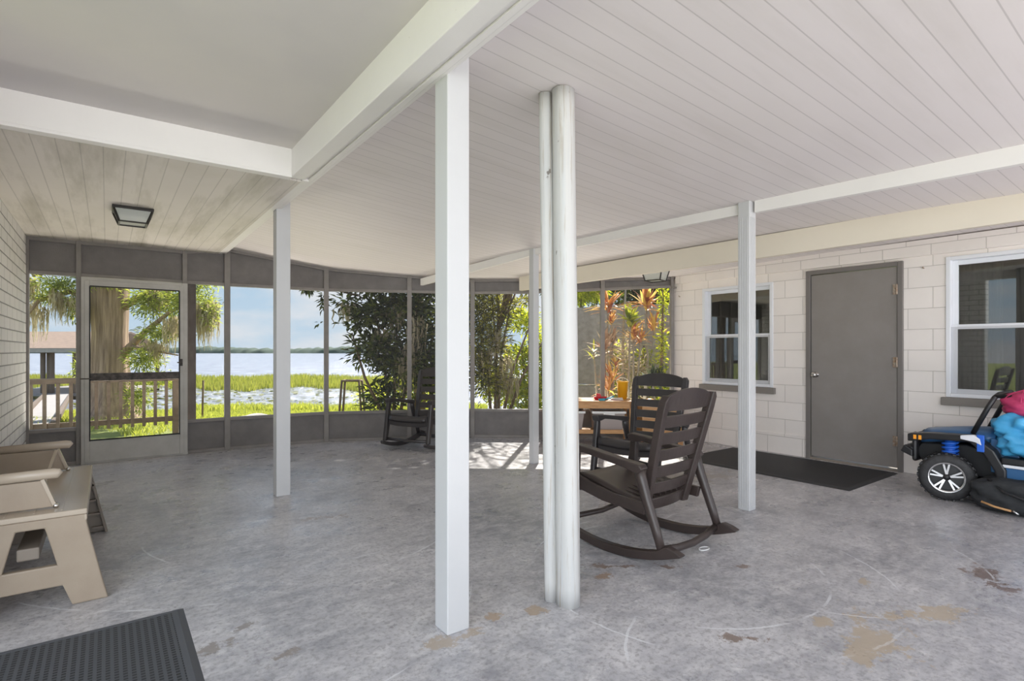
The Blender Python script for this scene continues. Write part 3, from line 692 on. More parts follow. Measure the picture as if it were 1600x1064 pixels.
# ------------------------------------------------------------------ rocking chairs
def chair(label, loc, rz, mt, group='brown resin rocking chairs'):
    t = thing('rocking_chair', label, 'rocking chair', loc, rz, group)
    RR = 1.15
    zc = lambda y: RR - math.sqrt(RR * RR - y * y)
    for sx in (-1, 1):
        x = .31 * sx
        ys = [-.36 + .76 * k / 20 for k in range(21)]
        bot = [(y, zc(y)) for y in ys]
        top = [(y, zc(y) + .052 - .012 * max(0, y / .42)) for y in ys][::-1]
        tail = [(-.36, zc(-.36) + .066), (-.385, zc(-.38) + .07), (-.43, zc(-.42) + .045), (-.475, zc(-.46) + .012), (-.46, zc(-.455) + .0), (-.40, zc(-.40))]
        out = bot + [(.415, zc(.41) + .022)] + top[:-1] + tail
        MB().prism(out, 0, x - .024, x + .024).build('rocker', mt, t, .007)
        # rear leg, front leg, armrest
        MB().tube([(x, -.345, zc(.34) + .035), (x, -.305, .20), (x, -.245, .36), (x * .99, -.205, .47), (x * .985, -.19, .535)], [.024, .027, .030, .034, .030], 12, .85).build('rear_leg', mt, t)
        MB().prism([(.325, .10), (.375, .105), (.335, .36), (.305, .575), (.255, .585), (.265, .36)], 0, x - .022, x + .022).build('front_leg', mt, t, .009)
        MB().prism([(.325, .600), (.30, .612), (.18, .603), (-.10, .565), (-.215, .553), (-.235, .53), (-.20, .500), (-.12, .520), (.10, .552), (.20, .565), (.26, .555), (.31, .555)], 0, x - .034, x + .034).build('armrest', mt, t, .008)
        MB().prism([(.30, .415), (.30, .33), (.08, .285), (-.22, .265), (-.235, .33), (0, .345), (.15, .375)], 0, x * .93 - .014, x * .93 + .014).build('side_rail', mt, t, .006)
        # stile of the back
        def sp(z):  # back line
            k = (z - .27) / .69
            return -.155 - .175 * k, .185 + .06 * k
        V = []
        for z in (.25, .45, .65, .85, .915, .945):
            y, xx = sp(z); w = .052 if z < .9 else (.045 if z < .93 else .02)
            xi, xo = sx * (xx - .005), sx * (xx + w - .005)
            V.append([(xi, y + .02, z), (xo, y + .015, z), (xo, y - .035, z), (xi, y - .03, z)])
        b = MB()
        for a, c in zip(V[:-1], V[1:]): b.add(a + c, [(0, 1, 5, 4), (1, 2, 6, 5), (2, 3, 7, 6), (3, 0, 4, 7)])
        b.add(V[0], [(3, 2, 1, 0)]); b.add(V[-1], [(0, 1, 2, 3)])
        b.build('back_stile', mt, t, .006)
    def slat(z0, z1, arch=0, name='back_slat'):
        V = []; F = []; n = 12
        for i in range(n + 1):
            u = -1 + 2 * i / n
            for z, zz in ((z0, 0), (z1, 1)):
                k = (z - .27) / .69; y = -.155 - .175 * k; xx = (.185 + .06 * k + .012) * u
                za = z + (arch * (1 - u * u) ** .8 if zz else 0)
                yc = y - .022 * (1 - u * u)
                V += [(xx, yc + .008, za), (xx, yc - .010, za)]
        for i in range(n):
            a = i * 4; c = a + 4
            F += [(a, c, c + 2, a + 2), (a + 1, a + 3, c + 3, c + 1), (a + 2, c + 2, c + 3, a + 3), (a, a + 1, c + 1, c)]
        F += [(0, 2, 3, 1), (n * 4, n * 4 + 1, n * 4 + 3, n * 4 + 2)]
        MB().add(V, F, False).build(name, mt, t, .004)
    for k in range(5): slat(.355 + .1 * k, .425 + .1 * k)
    slat(.852, .925, .055, 'crest_rail')
    slat(.255, .325, 0, 'lower_back_rail')
    # seat: scooped board, and front apron
    V = []; F = []; ny, nx = 12, 10
    prof = [(.345, .365), (.33, .398), (.29, .408), (.2, .395), (.1, .368), (0, .343), (-.1, .325), (-.18, .318)]
    for (y, z) in prof:
        for i in range(nx + 1):
            u = -1 + 2 * i / nx; V.append((.262 * u, y, z + .012 * u * u))
    m0 = len(prof) * (nx + 1)
    V += [(x, y - .0, z - .028) for x, y, z in V[:m0]]
    for j in range(len(prof) - 1):
        for i in range(nx):
            a = j * (nx + 1) + i; F.append((a, a + 1, a + nx + 2, a + nx + 1)); F.append((m0 + a, m0 + a + nx + 1, m0 + a + nx + 2, m0 + a + 1))
    for i in range(nx): F.append((i, m0 + i, m0 + i + 1, i + 1)); q = (len(prof) - 1) * (nx + 1) + i; F.append((q, q + 1, m0 + q + 1, m0 + q))
    for j in range(len(prof) - 1):
        a = j * (nx + 1); F.append((a, a + nx + 1, m0 + a + nx + 1, m0 + a)); a += nx; F.append((a, m0 + a, m0 + a + nx + 1, a + nx + 1))
    MB().add(V, F, True).build('seat', mt, t)
    MB().prism([(-.275, .30), (-.15, .285), (.15, .285), (.275, .30), (.275, .415), (.15, .392), (0, .386), (-.15, .392), (-.275, .415)], 1, .30, .325).build('front_apron', mt, t, .005)
    b = MB()
    for k in range(-3, 4): b.box(k * .06 - .004, k * .06 + .004, -.17, .30, .285 - .02, .335)
    b.v = [(x, y, z + max(0, y) * .14) for x, y, z in b.v]
    b.build('seat_rib', mt, t)
    MB().tube([(-.31, -.33, .10), (-.15, -.345, .080), (0, -.35, .073), (.15, -.345, .080), (.31, -.33, .10)], .021, 12).build('rear_stretcher', mt, t)
    MB().tube([(-.31, .335, .13), (0, .325, .115), (.31, .335, .13)], .018, 12).build('front_stretcher', mt, t)
    return t
chair('brown slatted rocking chair seen from behind, nearest, standing right of the logs', (2.72, 2.27, 0), R(5), 'brown')
chair('dark rocking chair facing left, behind the nearest rocking chair and before the toy table', (3.93, 3.27, 0), R(101), 'brown2')
chair('dark rocking chair in the shade of the far screened corner by the big shrub', (3.16, 6.10, 0), R(118), 'brown2')

# ------------------------------------------------------------------ beige bench
t = thing('garden_bench', 'beige plastic convertible bench standing against the painted brick wall', 'bench', (-.28, 3.29, 0))
def bench_leg(y0, y1, m, ribs=False):
    outer = [(-.285, 0), (-.150, 0), (-.115, .10), (0, .10), (.115, .10), (.150, 0), (.285, 0), (.262, .10), (.232, .24), (.205, .37), (.198, .42), (-.198, .42), (-.205, .37), (-.232, .24), (-.262, .10)]
    inner = [(-.094, .20), (-.094, .20), (-.094, .20), (0, .20), (.094, .20), (.094, .20), (.094, .20), (.094, .20), (.075, .28), (.05, .378), (.02, .378), (-.02, .378), (-.05, .378), (-.075, .28), (-.094, .20)]
    b = MB().ring(outer, inner, 1, y0, y1); o = b.build('leg_panel', m, t, .006)
    if ribs:
        b = MB()
        for z in (.03, .12, .21, .31): b.box(.10 + (.1 if z < .1 else .03), .262 - z * .16, y0 - .03, y0, z, z + .012)
        b.prism([(.285, 0), (.272, 0), (.19, .37), (.205, .37)], 1, y0 - .03, y0)
        b.build('rib', m, o)
    return o
bench_leg(0, .035, 'beige'); bench_leg(1.225, 1.26, 'beige_dark', True)
MB().box(-.20, .205, .0, 1.225, .420, .446).box(.190, .205, 0, 1.225, .39, .420).build('seat', 'beige_rail', t, .006)
b = MB()
for k in range(1, 4): b.box(-.19 + k * .1 - .003, -.19 + k * .1 + .003, .03, 1.20, .4445, .4485)
b.build('seat_ridge', 'beige_rail', t)
MB().box(-.05, .03, .03, 1.225, .235, .29).build('stretcher', 'beige_dark', t, .006)
for y in (.10, 1.10):
    ap = MB().prism([(-.30, .452), (.075, .452), (.035, .582), (-.33, .582)], 1, y, y + .025).build('arm_panel', 'beige', t, .004)
    MB().tube([(-.36, y + .012, .600), (.075, y + .012, .610), (.088, y + .012, .607), (.100, y + .012, .598)], [.019, .020, .020, .014], 12, 1.25).build('armrest', 'beige_rail', t)
    MB().bar((.035, y + .012, .587), (.082, y + .012, .452), .034, .014).build('arm_brace', 'beige_rail', ap)
    MB().bar((-.30, y + .012, .587), (-.24, y + .012, .452), .034, .012).build('arm_brace', 'beige_rail', ap)
    MB().lathe([(0, -.02), (.011, -.02), (.011, .02), (0, .02)], (.085, y + .012, .456), 1, 12).build('pivot_bolt', 'metal', ap)
MB().bar((.03, 1.06, .58), (.0, .62, .452), .014, .014).build('diagonal_strut', 'beige_rail', t)
b = MB().hexa([(-.285, .02, .48), (-.255, .02, .48), (-.255, 1.285, .48), (-.285, 1.285, .48)], [(-.345, .02, .98), (-.315, .02, .98), (-.315, 1.285, .98), (-.345, 1.285, .98)])
b.build('backrest', 'beige', t, .006)

# ------------------------------------------------------------------ mats
def floor_mat(name, loc, lx, ly, m, rim, label):
    t = thing(name, label, 'floor mat', loc)
    b = MB().hexa([(-lx / 2 + .05, -ly / 2 + .05, 0.001), (lx / 2 - .05, -ly / 2 + .05, 0.001), (lx / 2 - .05, ly / 2 - .05, 0.001), (-lx / 2 + .05, ly / 2 - .05, 0.001)],
                  [(-lx / 2 + .05, -ly / 2 + .05, .012), (lx / 2 - .05, -ly / 2 + .05, .012), (lx / 2 - .05, ly / 2 - .05, .012), (-lx / 2 + .05, ly / 2 - .05, .012)])
    b.build('tread', m, t)
    def rect(k, z): return [(-lx / 2 + k, -ly / 2 + k), (lx / 2 - k, -ly / 2 + k), (lx / 2 - k, ly / 2 - k), (-lx / 2 + k, ly / 2 - k)]
    b = MB(); o, i, j = rect(0, 0), rect(.028, 0), rect(.05, 0)
    V = [(*p, .0) for p in o] + [(*p, .013) for p in i] + [(*p, .013) for p in j] + [(*p, .0) for p in j]; F = []
    for k in range(4):
        l = (k + 1) % 4
        for q in range(3): F.append((q * 4 + k, q * 4 + l, q * 4 + 4 + l, q * 4 + 4 + k))
    b.add(V, F); b.build('border', rim, t)
floor_mat('rubber_mat', (-.15, 2.34, 0), .87, 1.20, 'rubber', 'rubber_rim', 'grey perforated rubber mat in the front left corner of the floor')
floor_mat('rubber_mat', (5.61, 2.87, 0), 1.10, 1.75, 'rubber2', 'rubber_rim2', 'long black ribbed doormat on the floor before the taupe door')

# ------------------------------------------------------------------ toy table with bins
A0 = Vector((4.41, 5.25)); A1 = Vector((5.28, 4.55)); dd = (A1 - A0); LT = dd.length; ang = math.atan2(dd.y, dd.x)
t = thing('play_table', 'low pine play table with hanging bins under the right screen windows', 'table', (A0.x, A0.y, 0), ang)
D = .50; TT = .562
MB().box(-.01, LT + .01, -.01, D + .01, TT - .018, TT).build('tabletop', 'pine', t, .003)
b = MB().box(0, LT, 0, .02, TT - .095, TT - .018).box(0, LT, D - .02, D, TT - .095, TT - .018).box(0, .02, .02, D - .02, TT - .095, TT - .018).box(LT - .02, LT, .02, D - .02, TT - .095, TT - .018)
b.build('apron', 'pine', t, .003)
for x in (0, LT - .045):
    for y in (0, D - .045): MB().box(x, x + .045, y, y + .045, 0, TT - .02).build('leg', 'pine', t, .003)
b = MB().box(.045, LT - .045, .005, .03, .15, .20); b.build('shelf_rail', 'pine', t, .003)
MB().box(.045, LT - .045, .03, D - .03, .15, .165).build('shelf', 'pine', t)
for k, x in enumerate((.10, .61)):
    bb = thing('storage_bin', ['grey storage bin under the table, left one, with white rim', 'grey storage bin under the table, right one nearer the dark chair'][k], 'storage bin', (0, 0, 0), 0, 'bins under the play table')
    bb.location = (A0.x + math.cos(ang) * (x + .21) - math.sin(ang) * .25, A0.y + math.sin(ang) * (x + .21) + math.cos(ang) * .25, .167); bb.rotation_euler = (0, 0, ang)
    MB().hexa([(-.17, -.18, 0), (.17, -.18, 0), (.17, .18, 0), (-.17, .18, 0)], [(-.20, -.21, .235), (.20, -.21, .235), (.20, .21, .235), (-.20, .21, .235)]).build('bin_body', 'bin', bb, .01)
    MB().ring([(-.215, -.225), (.215, -.225), (.215, .225), (-.215, .225)], [(-.19, -.20), (.19, -.20), (.19, .20), (-.19, .20)], 2, .233, .262).build('rim', 'white', bb, .006)
    MB().box(-.07, .07, -.235, -.215, .20, .235).build('handle', 'white', bb, .006)
# toys on it
def on_table(x, y): return (A0.x + math.cos(ang) * x - math.sin(ang) * y, A0.y + math.sin(ang) * x + math.cos(ang) * y, TT)
def blob(name, label, cat, x, y, m, parts):
    tt = thing(name, label, cat, on_table(x, y), ang)
    for nm, mb, mm in parts: mb.build(nm, mm, tt)
    return tt
blob('toy_boat', 'small red toy lying on the play table', 'toy', .72, .14, 'red', [
    ('hull', MB().hexa([(-.06, -.025, 0), (.05, -.025, 0), (.05, .025, 0), (-.06, .025, 0)], [(-.085, -.04, .04), (.09, -.035, .045), (.09, .035, .045), (-.085, .04, .04)]), 'red'),
    ('cabin', MB().hexa([(-.05, -.02, .04), (.02, -.02, .04), (.02, .02, .04), (-.05, .02, .04)], [(-.04, -.015, .085), (.0, -.015, .08), (.0, .015, .08), (-.04, .015, .085)]), 'red')])
blob('toy_shovel', 'small teal toy shovel beside the red toy on the play table', 'toy', .80, .08, 'teal', [
    ('handle', MB().tube([(-.03, 0, .012), (.03, .01, .03), (.09, .03, .05)], .009, 8), 'teal'),
    ('blade', MB().hexa([(-.10, -.035, 0), (-.03, -.03, 0), (-.03, .03, 0), (-.10, .035, 0)], [(-.11, -.04, .02), (-.03, -.03, .028), (-.03, .03, .028), (-.11, .04, .02)]), 'teal')])
blob('paper_stack', 'loose pale pink papers on the right end of the play table', 'papers', .92, .12, 'pinkish', [
    ('sheet', MB().hexa([(-.09, -.06, .0), (.09, -.05, .0), (.08, .07, .0), (-.1, .06, .0)], [(-.09, -.06, .006), (.09, -.05, .004), (.08, .07, .018), (-.1, .06, .01)]), 'pinkish'),
    ('sheet', MB().hexa([(-.07, -.04, .02), (.08, -.06, .008), (.09, .05, .014), (-.06, .06, .02)], [(-.07, -.04, .026), (.08, -.06, .012), (.09, .05, .03), (-.06, .06, .028)]), 'white')])
def bucket(x, y, r0, r1, h, m, label, z=None):
    loc = list(on_table(x, y)); tt = thing('toy_bucket', label, 'bucket', loc, ang, 'toy buckets on the table')
    MB().lathe([(0, 0), (r0, 0), (r1, h), (r1 + .006, h), (r1 + .006, h + .008), (r1 - .004, h + .008), (r0 - .004, .006), (0, .006)], (0, 0, 0), 2, 28).build('pail', m, tt)
    MB().tube([((r1 + .004) * math.cos(a), (r1 + .004) * math.sin(a) * .35 - .0, h + .055 * math.sin(a)) for a in [PI * k / 12 for k in range(13)]], .004, 6).build('handle', 'white', tt)
bucket(1.03, .30, .055, .075, .22, 'yellow', 'tall yellow toy bucket at the right end of the play table')

# a small crate of toys right of the table, behind the dark chair
ct = thing('toy_crate', 'low pine crate of bright toys against the wall beside the play table', 'crate', (5.72, 4.52, 0), -.6)
MB().box(-.26, .26, -.2, .2, .0, .02).box(-.26, .26, -.2, -.18, .02, .50).box(-.26, .26, .18, .2, .02, .50).box(-.26, -.24, -.18, .18, .02, .50).box(.24, .26, -.18, .18, .02, .50).build('box', 'pine', ct, .003)
MB().box(-.24, .24, -.18, .18, .35, .37).build('inner_shelf', 'pine', ct)
for (dx, dy, r, m_, lb) in ((-.12, -.05, .105, 'orange', 'orange play ball on top of the pine crate'), (.13, .02, .08, 'croton_ball', 'pink patterned ball in the pine crate')):
    if m_ == 'croton_ball': M[m_] = noisy('pink_pattern', (.75, .15, .2), (.85, .8, .72), 14, .5, 0, lo=.45, hi=.5)
    o = MB().ball((0, 0, 0), r, 24, 14).build('play_ball', m_); ca, sa = math.cos(-.6), math.sin(-.6)
    o.location = (5.72 + dx * ca - dy * sa, 4.52 + dx * sa + dy * ca, .371 + r); tag(o, lb, 'ball')

# ------------------------------------------------------------------ ride-on toy car, nose towards the lake
t = thing('toy_car', 'dark blue battery ride-on toy car parked along the block wall', 'ride-on toy car', (5.70, 1.02, 0))
# local: x across (camera side is -x), +y forward
def wheel(x, y, steer, side):
    wr = bpy.data.objects.new('wheel', None); C.objects.link(wr); wr.parent = t; wr.location = (x, y, .187); wr.rotation_euler = (0, 0, steer)
    b = MB().lathe([(.105, -.06), (.135, -.068), (.168, -.062), (.183, -.045), (.187, 0), (.183, .045), (.168, .062), (.135, .068), (.105, .06)], (0, 0, 0), 0, 48)
    for k in range(24):
        a = 2 * PI * k / 24
        for (x0, x1, da) in ((-.055, -.012, 0), (.012, .055, .13)):
            c0, c1 = a + da - .05, a + da + .05
            V = []
            for xx in (x0, x1):
                for an, rr in ((c0, .18), (c1, .18), (c1, .192), (c0, .192)): V.append((xx, rr * math.cos(an), rr * math.sin(an)))
            b.add(V, [(0, 1, 2, 3), (7, 6, 5, 4), (0, 4, 5, 1), (1, 5, 6, 2), (2, 6, 7, 3), (3, 7, 4, 0)])
    b.build('tire', 'tire', wr)
    b = MB(); s = -1 if side < 0 else 1
    b.lathe([(.118, s * .062), (.118, s * .050), (.106, s * .048), (.106, s * .066), (.118, s * .068)], (0, 0, 0), 0, 48)
    for k in range(5):
        for da in (-.17, .17):
            a = 2 * PI * k / 5 + .3
            p0 = Vector((s * .052, .02 * math.cos(a), .02 * math.sin(a))); p1 = Vector((s * .058, .108 * math.cos(a + da), .108 * math.sin(a + da)))
            b.bar(p0, p1, .013, .012, up=(1, 0, 0))
    b.build('rim', 'chrome', wr)
    MB().lathe([(0, s * .070), (.022, s * .068), (.026, s * .050), (.026, s * .03)], (0, 0, 0), 0, 20).build('hub_cap', 'black', wr)
    MB().lathe([(.108, s * .03), (0, s * .03)], (0, 0, 0), 0, 24).build('wheel_well', 'black', wr)
wheel(-.285, .40, R(14), -1); wheel(.285, .40, R(14), 1); wheel(-.285, -.42, 0, -1); wheel(.285, -.42, 0, 1)
MB().prism([(.62, .30), (.64, .36), (.60, .42), (.30, .44), (.16, .40), (.12, .24), (-.60, .22), (-.66, .30), (-.66, .40), (-.62, .20), (-.62, .17), (.14, .17), (.22, .20), (.58, .24)], 0, -.17, .17).build('chassis', 'black', t, .01)
# hood
b = MB(); V = []; F = []; ny, nx = 9, 9
for j in range(ny):
    y = .12 + (.60 - .12) * j / (ny - 1)
    for i in range(nx):
        u = -1 + 2 * i / (nx - 1); V.append((.215 * u * (1 - .12 * j / (ny - 1)), y, .575 - .055 * (j / (ny - 1)) ** 1.6 - .045 * u ** 4 + .012 * (1 - abs(u))))
m0 = len(V); V += [(x, y, z - .05) for x, y, z in V]
for j in range(ny - 1):
    for i in range(nx - 1):
        a = j * nx + i; F.append((a, a + 1, a + nx + 1, a + nx)); F.append((m0 + a, m0 + a + nx, m0 + a + nx + 1, m0 + a + 1))
for i in range(nx - 1): F.append((i, m0 + i, m0 + i + 1, i + 1)); q = (ny - 1) * nx + i; F.append((q, q + 1, m0 + q + 1, m0 + q))
for j in range(ny - 1): a = j * nx; F.append((a, a + nx, m0 + a + nx, m0 + a)); a += nx - 1; F.append((a, m0 + a, m0 + a + nx, a + nx))
b.add(V, F, True); b.build('hood', 'blue', t)
for s in (-1, 1):
    xa, xb = sorted((s * .20, s * .335))
    fo = MB().prism([(.655, .44), (.655, .505), (.50, .525), (.22, .535), (.10, .44), (.03, .30), (.03, .21), (.085, .21), (.10, .29), (.16, .40), (.25, .485), (.50, .475), (.62, .445)], 0, xa, xb).build('fender', 'black', t, .012)
    MB().prism([(.30, .532), (.22, .545), (.18, .52), (.17, .47), (.21, .49), (.30, .505)], 0, *sorted((s * .30, s * .343))).build('headlamp_panel', 'window_white', fo, .004)
    MB().box(*sorted((s * .325, s * .341)), .155, .20, .42, .55).build('blue_reflector', 'spring', fo, .004)
    for k in range(2): MB().box(*sorted((s * .326, s * .3385)), .555 + .035 * k, .575 + .035 * k, .465, .50).build('amber_lamp', 'orange', fo)
    sp_ = MB(); pts = []
    for k in range(90):
        a = k * .44; pts.append((s * .235 + .048 * math.cos(a), .39 + .048 * math.sin(a), .27 + .0023 * k))
    sp_.tube(pts, .0105, 6); sp_.tube([(s * .235, .39, .22), (s * .235, .39, .49)], .036, 14); sp_.build('shock_absorber', 'spring', t)
    MB().ball((s * .12, .66, .455), (.045, .028, .045)).build('headlight', 'black', t)
    MB().ball((s * .20, .665, .36), (.04, .03, .04)).build('fog_light', 'black', t)
    # side door bar / sill
    MB().box(*sorted((s * .20, s * .33)), -.30, .06, .345, .395).build('running_board', 'black', t, .01)
    MB().box(*sorted((s * .20, s * .326)), -.30, .055, .322, .344).build('sill_strip', 'window_white', t, .004)
    MB().box(*sorted((s * .20, s * .31)), -.28, .04, .24, .321).build('lower_sill', 'blue', t, .006)
    MB().prism([(.14, .26), (.14, .52), (.02, .50), (-.06, .32), (-.40, .30), (-.40, .24)], 0, *sorted((s * .19, s * .235))).build('side_panel', 'blue', t, .006)
    MB().prism([(-.18, .30), (-.22, .44), (-.62, .46), (-.66, .30), (-.60, .30), (-.54, .38), (-.32, .38), (-.26, .30)], 0, *sorted((s * .20, s * .335))).build('rear_fender', 'black', t, .012)
b = MB()
b.tube([(-.225, .25, .54), (-.222, .16, .75), (-.215, .12, .835), (-.18, .10, .86), (.18, .10, .86), (.215, .12, .835), (.222, .16, .75), (.225, .25, .54)], .018, 10)
b.tube([(-.21, .12, .845), (-.19, -.5, .86), (-.19, -.58, .80), (-.2, -.60, .44)], .016, 10)
b.tube([(.21, .12, .845), (.19, -.5, .86), (.19, -.58, .80), (.2, -.60, .44)], .016, 10)
b.build('roll_bar', 'black', t)
MB().box(-.22, .22, .62, .66, .26, .50).build('grille', 'black', t, .02)
MB().prism([(.64, .30), (.73, .34), (.70, .40), (.64, .36)], 0, -.26, .26).build('bumper', 'black', t, .01)
MB().box(-.17, .17, -.50, -.05, .24, .36).build('seat', 'black', t, .02)
b = MB(); b.tube([(.1, .14, .50), (.1, .04, .54)], .012, 8); b.tube([(.1 + .07 * math.cos(a), .03 + .02 * math.sin(a), .54 + .07 * math.sin(a)) for a in [2 * PI * k / 20 for k in range(21)]], .009, 8)
b.build('steering_wheel', 'black', t)
# bags heaped on and beside the car
def lump(name, label, cat, c, r, m, seed, fold=.10, flat=None, parts=(), nu=72, nv=44):
    q = random.Random(seed); ph = [q.uniform(0, 6) for _ in range(8)]
    def fn(d):
        k = 1 + fold * (.55 * abs(math.sin(6 * d.x - 5 * d.z + ph[4])) + .4 * abs(math.sin(9 * d.z + 8 * d.y + ph[5])) - .5 + math.sin(5 * d.x + 3 * d.z + ph[0]) * .5 + math.sin(9 * d.y - 7 * d.z + ph[1]) * .35 + math.sin(14 * d.x + 11 * d.y + ph[2]) * .22 + math.sin(23 * d.z + 9 * d.x + ph[3]) * .14)
        e = 4.; n = (abs(d.x) ** e + abs(d.y) ** e + abs(d.z) ** e) ** (1 / e)
        return k / n * .96
    tt = thing(name, label, cat, (c[0], c[1], c[2]))
    b = MB().ball((0, 0, r[2]), r, nu, nv, fn)
    b.v = [(x, y, max(z, .0)) for x, y, z in b.v]
    b.build('bag_body' if 'bag' in name else 'body', m, tt)
    return tt
lump('shopping_bag', 'crumpled bright blue bag hanging out of the toy car side', 'bag', (5.58, .90, .40), (.225, .245, .155), 'cyan', 3, .17)
tt = lump('quilted_bag', 'raspberry quilted bag on top of the blue bag in the toy car', 'bag', (5.64, .84, .68), (.21, .28, .105), 'pink', 9, .06)
b = MB()
for k in range(5):
    x = -.16 + .08 * k
    b.tube([(x, .25 * math.cos(a), .118 + .122 * math.sin(a)) for a in [PI * j / 14 for j in range(15)]], .004, 6)
b.build('stitching', 'pink', tt)
b = MB()
for k in range(4):
    y = -.16 + .1 * k
    b.tube([(.215 * math.cos(a), y, .118 + .122 * math.sin(a)) for a in [PI * j / 14 for j in range(15)]], .004, 6)
b.build('stitching', 'pink', tt)
tt = lump('duffel_bag', 'black fabric bag slumped on the floor beside the toy car', 'bag', (5.36, .93, 0), (.15, .31, .125), 'blackbag', 12, .08)
MB().tube([(-.145, .23, .075), (-.158, .15, .055), (-.16, .06, .045)], .008, 8).build('tan_strap', 'pine', tt)
MB().tube([(-.162, .05, .05), (-.165, .02, .03)], .007, 8).build('zip_pull', 'chrome', tt)
MB().tube([(-.10, .20, .24), (-.155, .1, .17), (-.17, -.05, .13), (-.155, -.2, .16)], .009, 8).build('strap', 'black', tt)

# small wall hooks, left scuffs
for (y, z) in ((4.58, 1.93), (1.82, 1.985)):
    o = MB().tube([(0, 0, 0), (-.02, 0, -.004), (-.03, 0, .012)], .005, 6).build('wall_hook', 'rusty'); o.location = (WR + .0, y, z)
    tag(o, 'small hook in the block wall %s' % ('beside the screened corner' if y > 4 else 'above, between the taupe door and the large window'), 'hook')
# white paper loop on floor
x, y = fl(1100, 858)
o = MB().tube([(.04 * math.cos(a), .022 * math.sin(a), .004) for a in [2 * PI * k / 16 for k in range(17)]], .0035, 6).build('wire_loop', 'white'); o.location = (x, y, 0)
tag(o, 'small white loop lying on the floor behind the near rocking chair', 'litter')

# ================================================================== OUTSIDE
def ray(u, v=547):
    a = u - 800; return Vector((.5973 * 850 + .802 * a, .802 * 850 - .5973 * a, 547 - v)) / 850
def at(u, depth, z=None, v=None):
    r_ = ray(u, v if v is not None else 547)
    p = Vector((0, 0, 1.2)) + r_ * depth
    if z is not None: p.z = z
    return p
WZ = -1.3
def gz(x, y):
    d = .5973 * x + .802 * y
    return float(np.interp(d, [-50, 7.5, 12, 18, 22.3, 25, 29], [-.22, -.22, -.38, -.95, -1.27, -1.60, -2.2]))
# ground mesh
b = MB(); V = []; F = []
us = np.concatenate([np.linspace(-60, 34, 80)]); vs_ = np.linspace(-60, 60, 60)
for u_ in us:
    for v_ in vs_:
        x = .5973 * u_ + .802 * v_; y = .802 * u_ - .5973 * v_; V.append((x, y, gz(x, y) - (.03 if (-1.0 < x < 6.8 and -3.2 < y < 7.6) else 0)))
nv_ = len(vs_)
for i in range(len(us) - 1):
    for j in range(nv_ - 1): a = i * nv_ + j; F.append((a, a + 1, a + nv_ + 1, a + nv_))
o = MB().add(V, F, True).build('ground', 'ground', fix=False); o['kind'] = 'structure'
fw_ = Vector((.5973, .802, 0)); rt = Vector((.802, -.5973, 0))
V = [fw_ * a + rt * c_ + Vector((0, 0, WZ)) for a, c_ in ((18, -900), (18, 900), (900, 900), (900, -900))]
o = MB().add(V, [(0, 1, 2, 3)]).build('lake', 'water'); o['kind'] = 'structure'
M['bounce'] = noisy('pale_bounce_concrete', (.42, .40, .375), (.34, .325, .31), 2.5, .85)
o = MB().box(-9, 12, -16, YB, -.26, -.19).build('bounce_slab', 'bounce'); o['kind'] = 'structure'  # unseen pale slab added behind the camera for neutral bounced light
# far shore: lumpy ridge of trees
V = []; F = []; q = random.Random(3); n = 420
hs = [3.9 + .8 * math.sin(k * .13) + q.uniform(-.9, .9) for k in range(n + 1)]
for k in range(n + 1):
    L_ = -520 + 1040 * k / n; h = hs[k]
    for (dp, z) in ((430, WZ), (431 + q.uniform(0, 3), WZ + h * .55), (438, WZ + h), (446, WZ + h * 1.12), (470, WZ)):
        V.append(fw_ * dp + rt * L_ + Vector((0, 0, z)))
for k in range(n):
    for j in range(4): a = k * 5 + j; F.append((a, a + 5, a + 6, a + 1))
tag(MB().add(V, F, True).build('far_shore_trees', 'treeline', fix=False), 'low dark line of trees along the far shore of the lake', 'trees', kind='stuff')

# blades: reeds in the water, lily pads, grass tufts
def blades(name, n, samp, h0, h1, wd, m, label, cat, seed, lean=.3):
    q = random.Random(seed); V = []; F = []
    for k in range(n):
        p = samp(q)
        if p is None: continue
        h = q.uniform(h0, h1); a = q.uniform(0, PI); dx, dy = math.cos(a) * wd / 2, math.sin(a) * wd / 2
        lx, ly = q.uniform(-lean, lean) * h, q.uniform(-lean, lean) * h; i = len(V)
        V += [(p[0] - dx, p[1] - dy, p[2]), (p[0] + dx, p[1] + dy, p[2]), (p[0] + lx * .4 + dx * .8, p[1] + ly * .4 + dy * .8, p[2] + h * .6), (p[0] + lx * .4 - dx * .8, p[1] + ly * .4 - dy * .8, p[2] + h * .6), (p[0] + lx, p[1] + ly, p[2] + h)]
        F += [(i, i + 1, i + 2, i + 3), (i + 3, i + 2, i + 4)]
    return tag(MB().add(V, F).build(name, m, fix=False), label, cat, kind='stuff')
def reed_s(q):
    u = q.uniform(20, 720); d = 34.5 + 13 * q.random() + 1.5 * math.sin(u * .03) + .8 * math.sin(u * .11)
    p = at(u, d); return (p.x, p.y, WZ - .05)
blades('marsh_reeds', 26000, reed_s, .3, .6, .05, 'reed', 'band of yellow green reeds growing in the lake', 'reeds', 11, .25)
def tuft_s(q):
    u = q.uniform(-40, 760); d = 9.5 + 12.3 * q.random() ** .8 + math.sin(u * .05) * .8
    p = at(u, d); return (p.x, p.y, gz(p.x, p.y) - .02)
blades('grass_tufts', 42000, tuft_s, .05, .17, .022, 'grass', 'bright green lawn grass between the porch and the water', 'grass', 12, .6)
def shore_s(q):
    u = q.uniform(300, 760); d = 20.6 + 2.4 * q.random() + .7 * math.sin(u * .07)
    p = at(u, d); return (p.x, p.y, max(gz(p.x, p.y), WZ) - .02)
blades('shore_grass', 7000, shore_s, .12, .36, .04, 'grass', 'taller lime green grass along the near water edge', 'grass', 13, .5)
q = random.Random(14); V = []; F = []
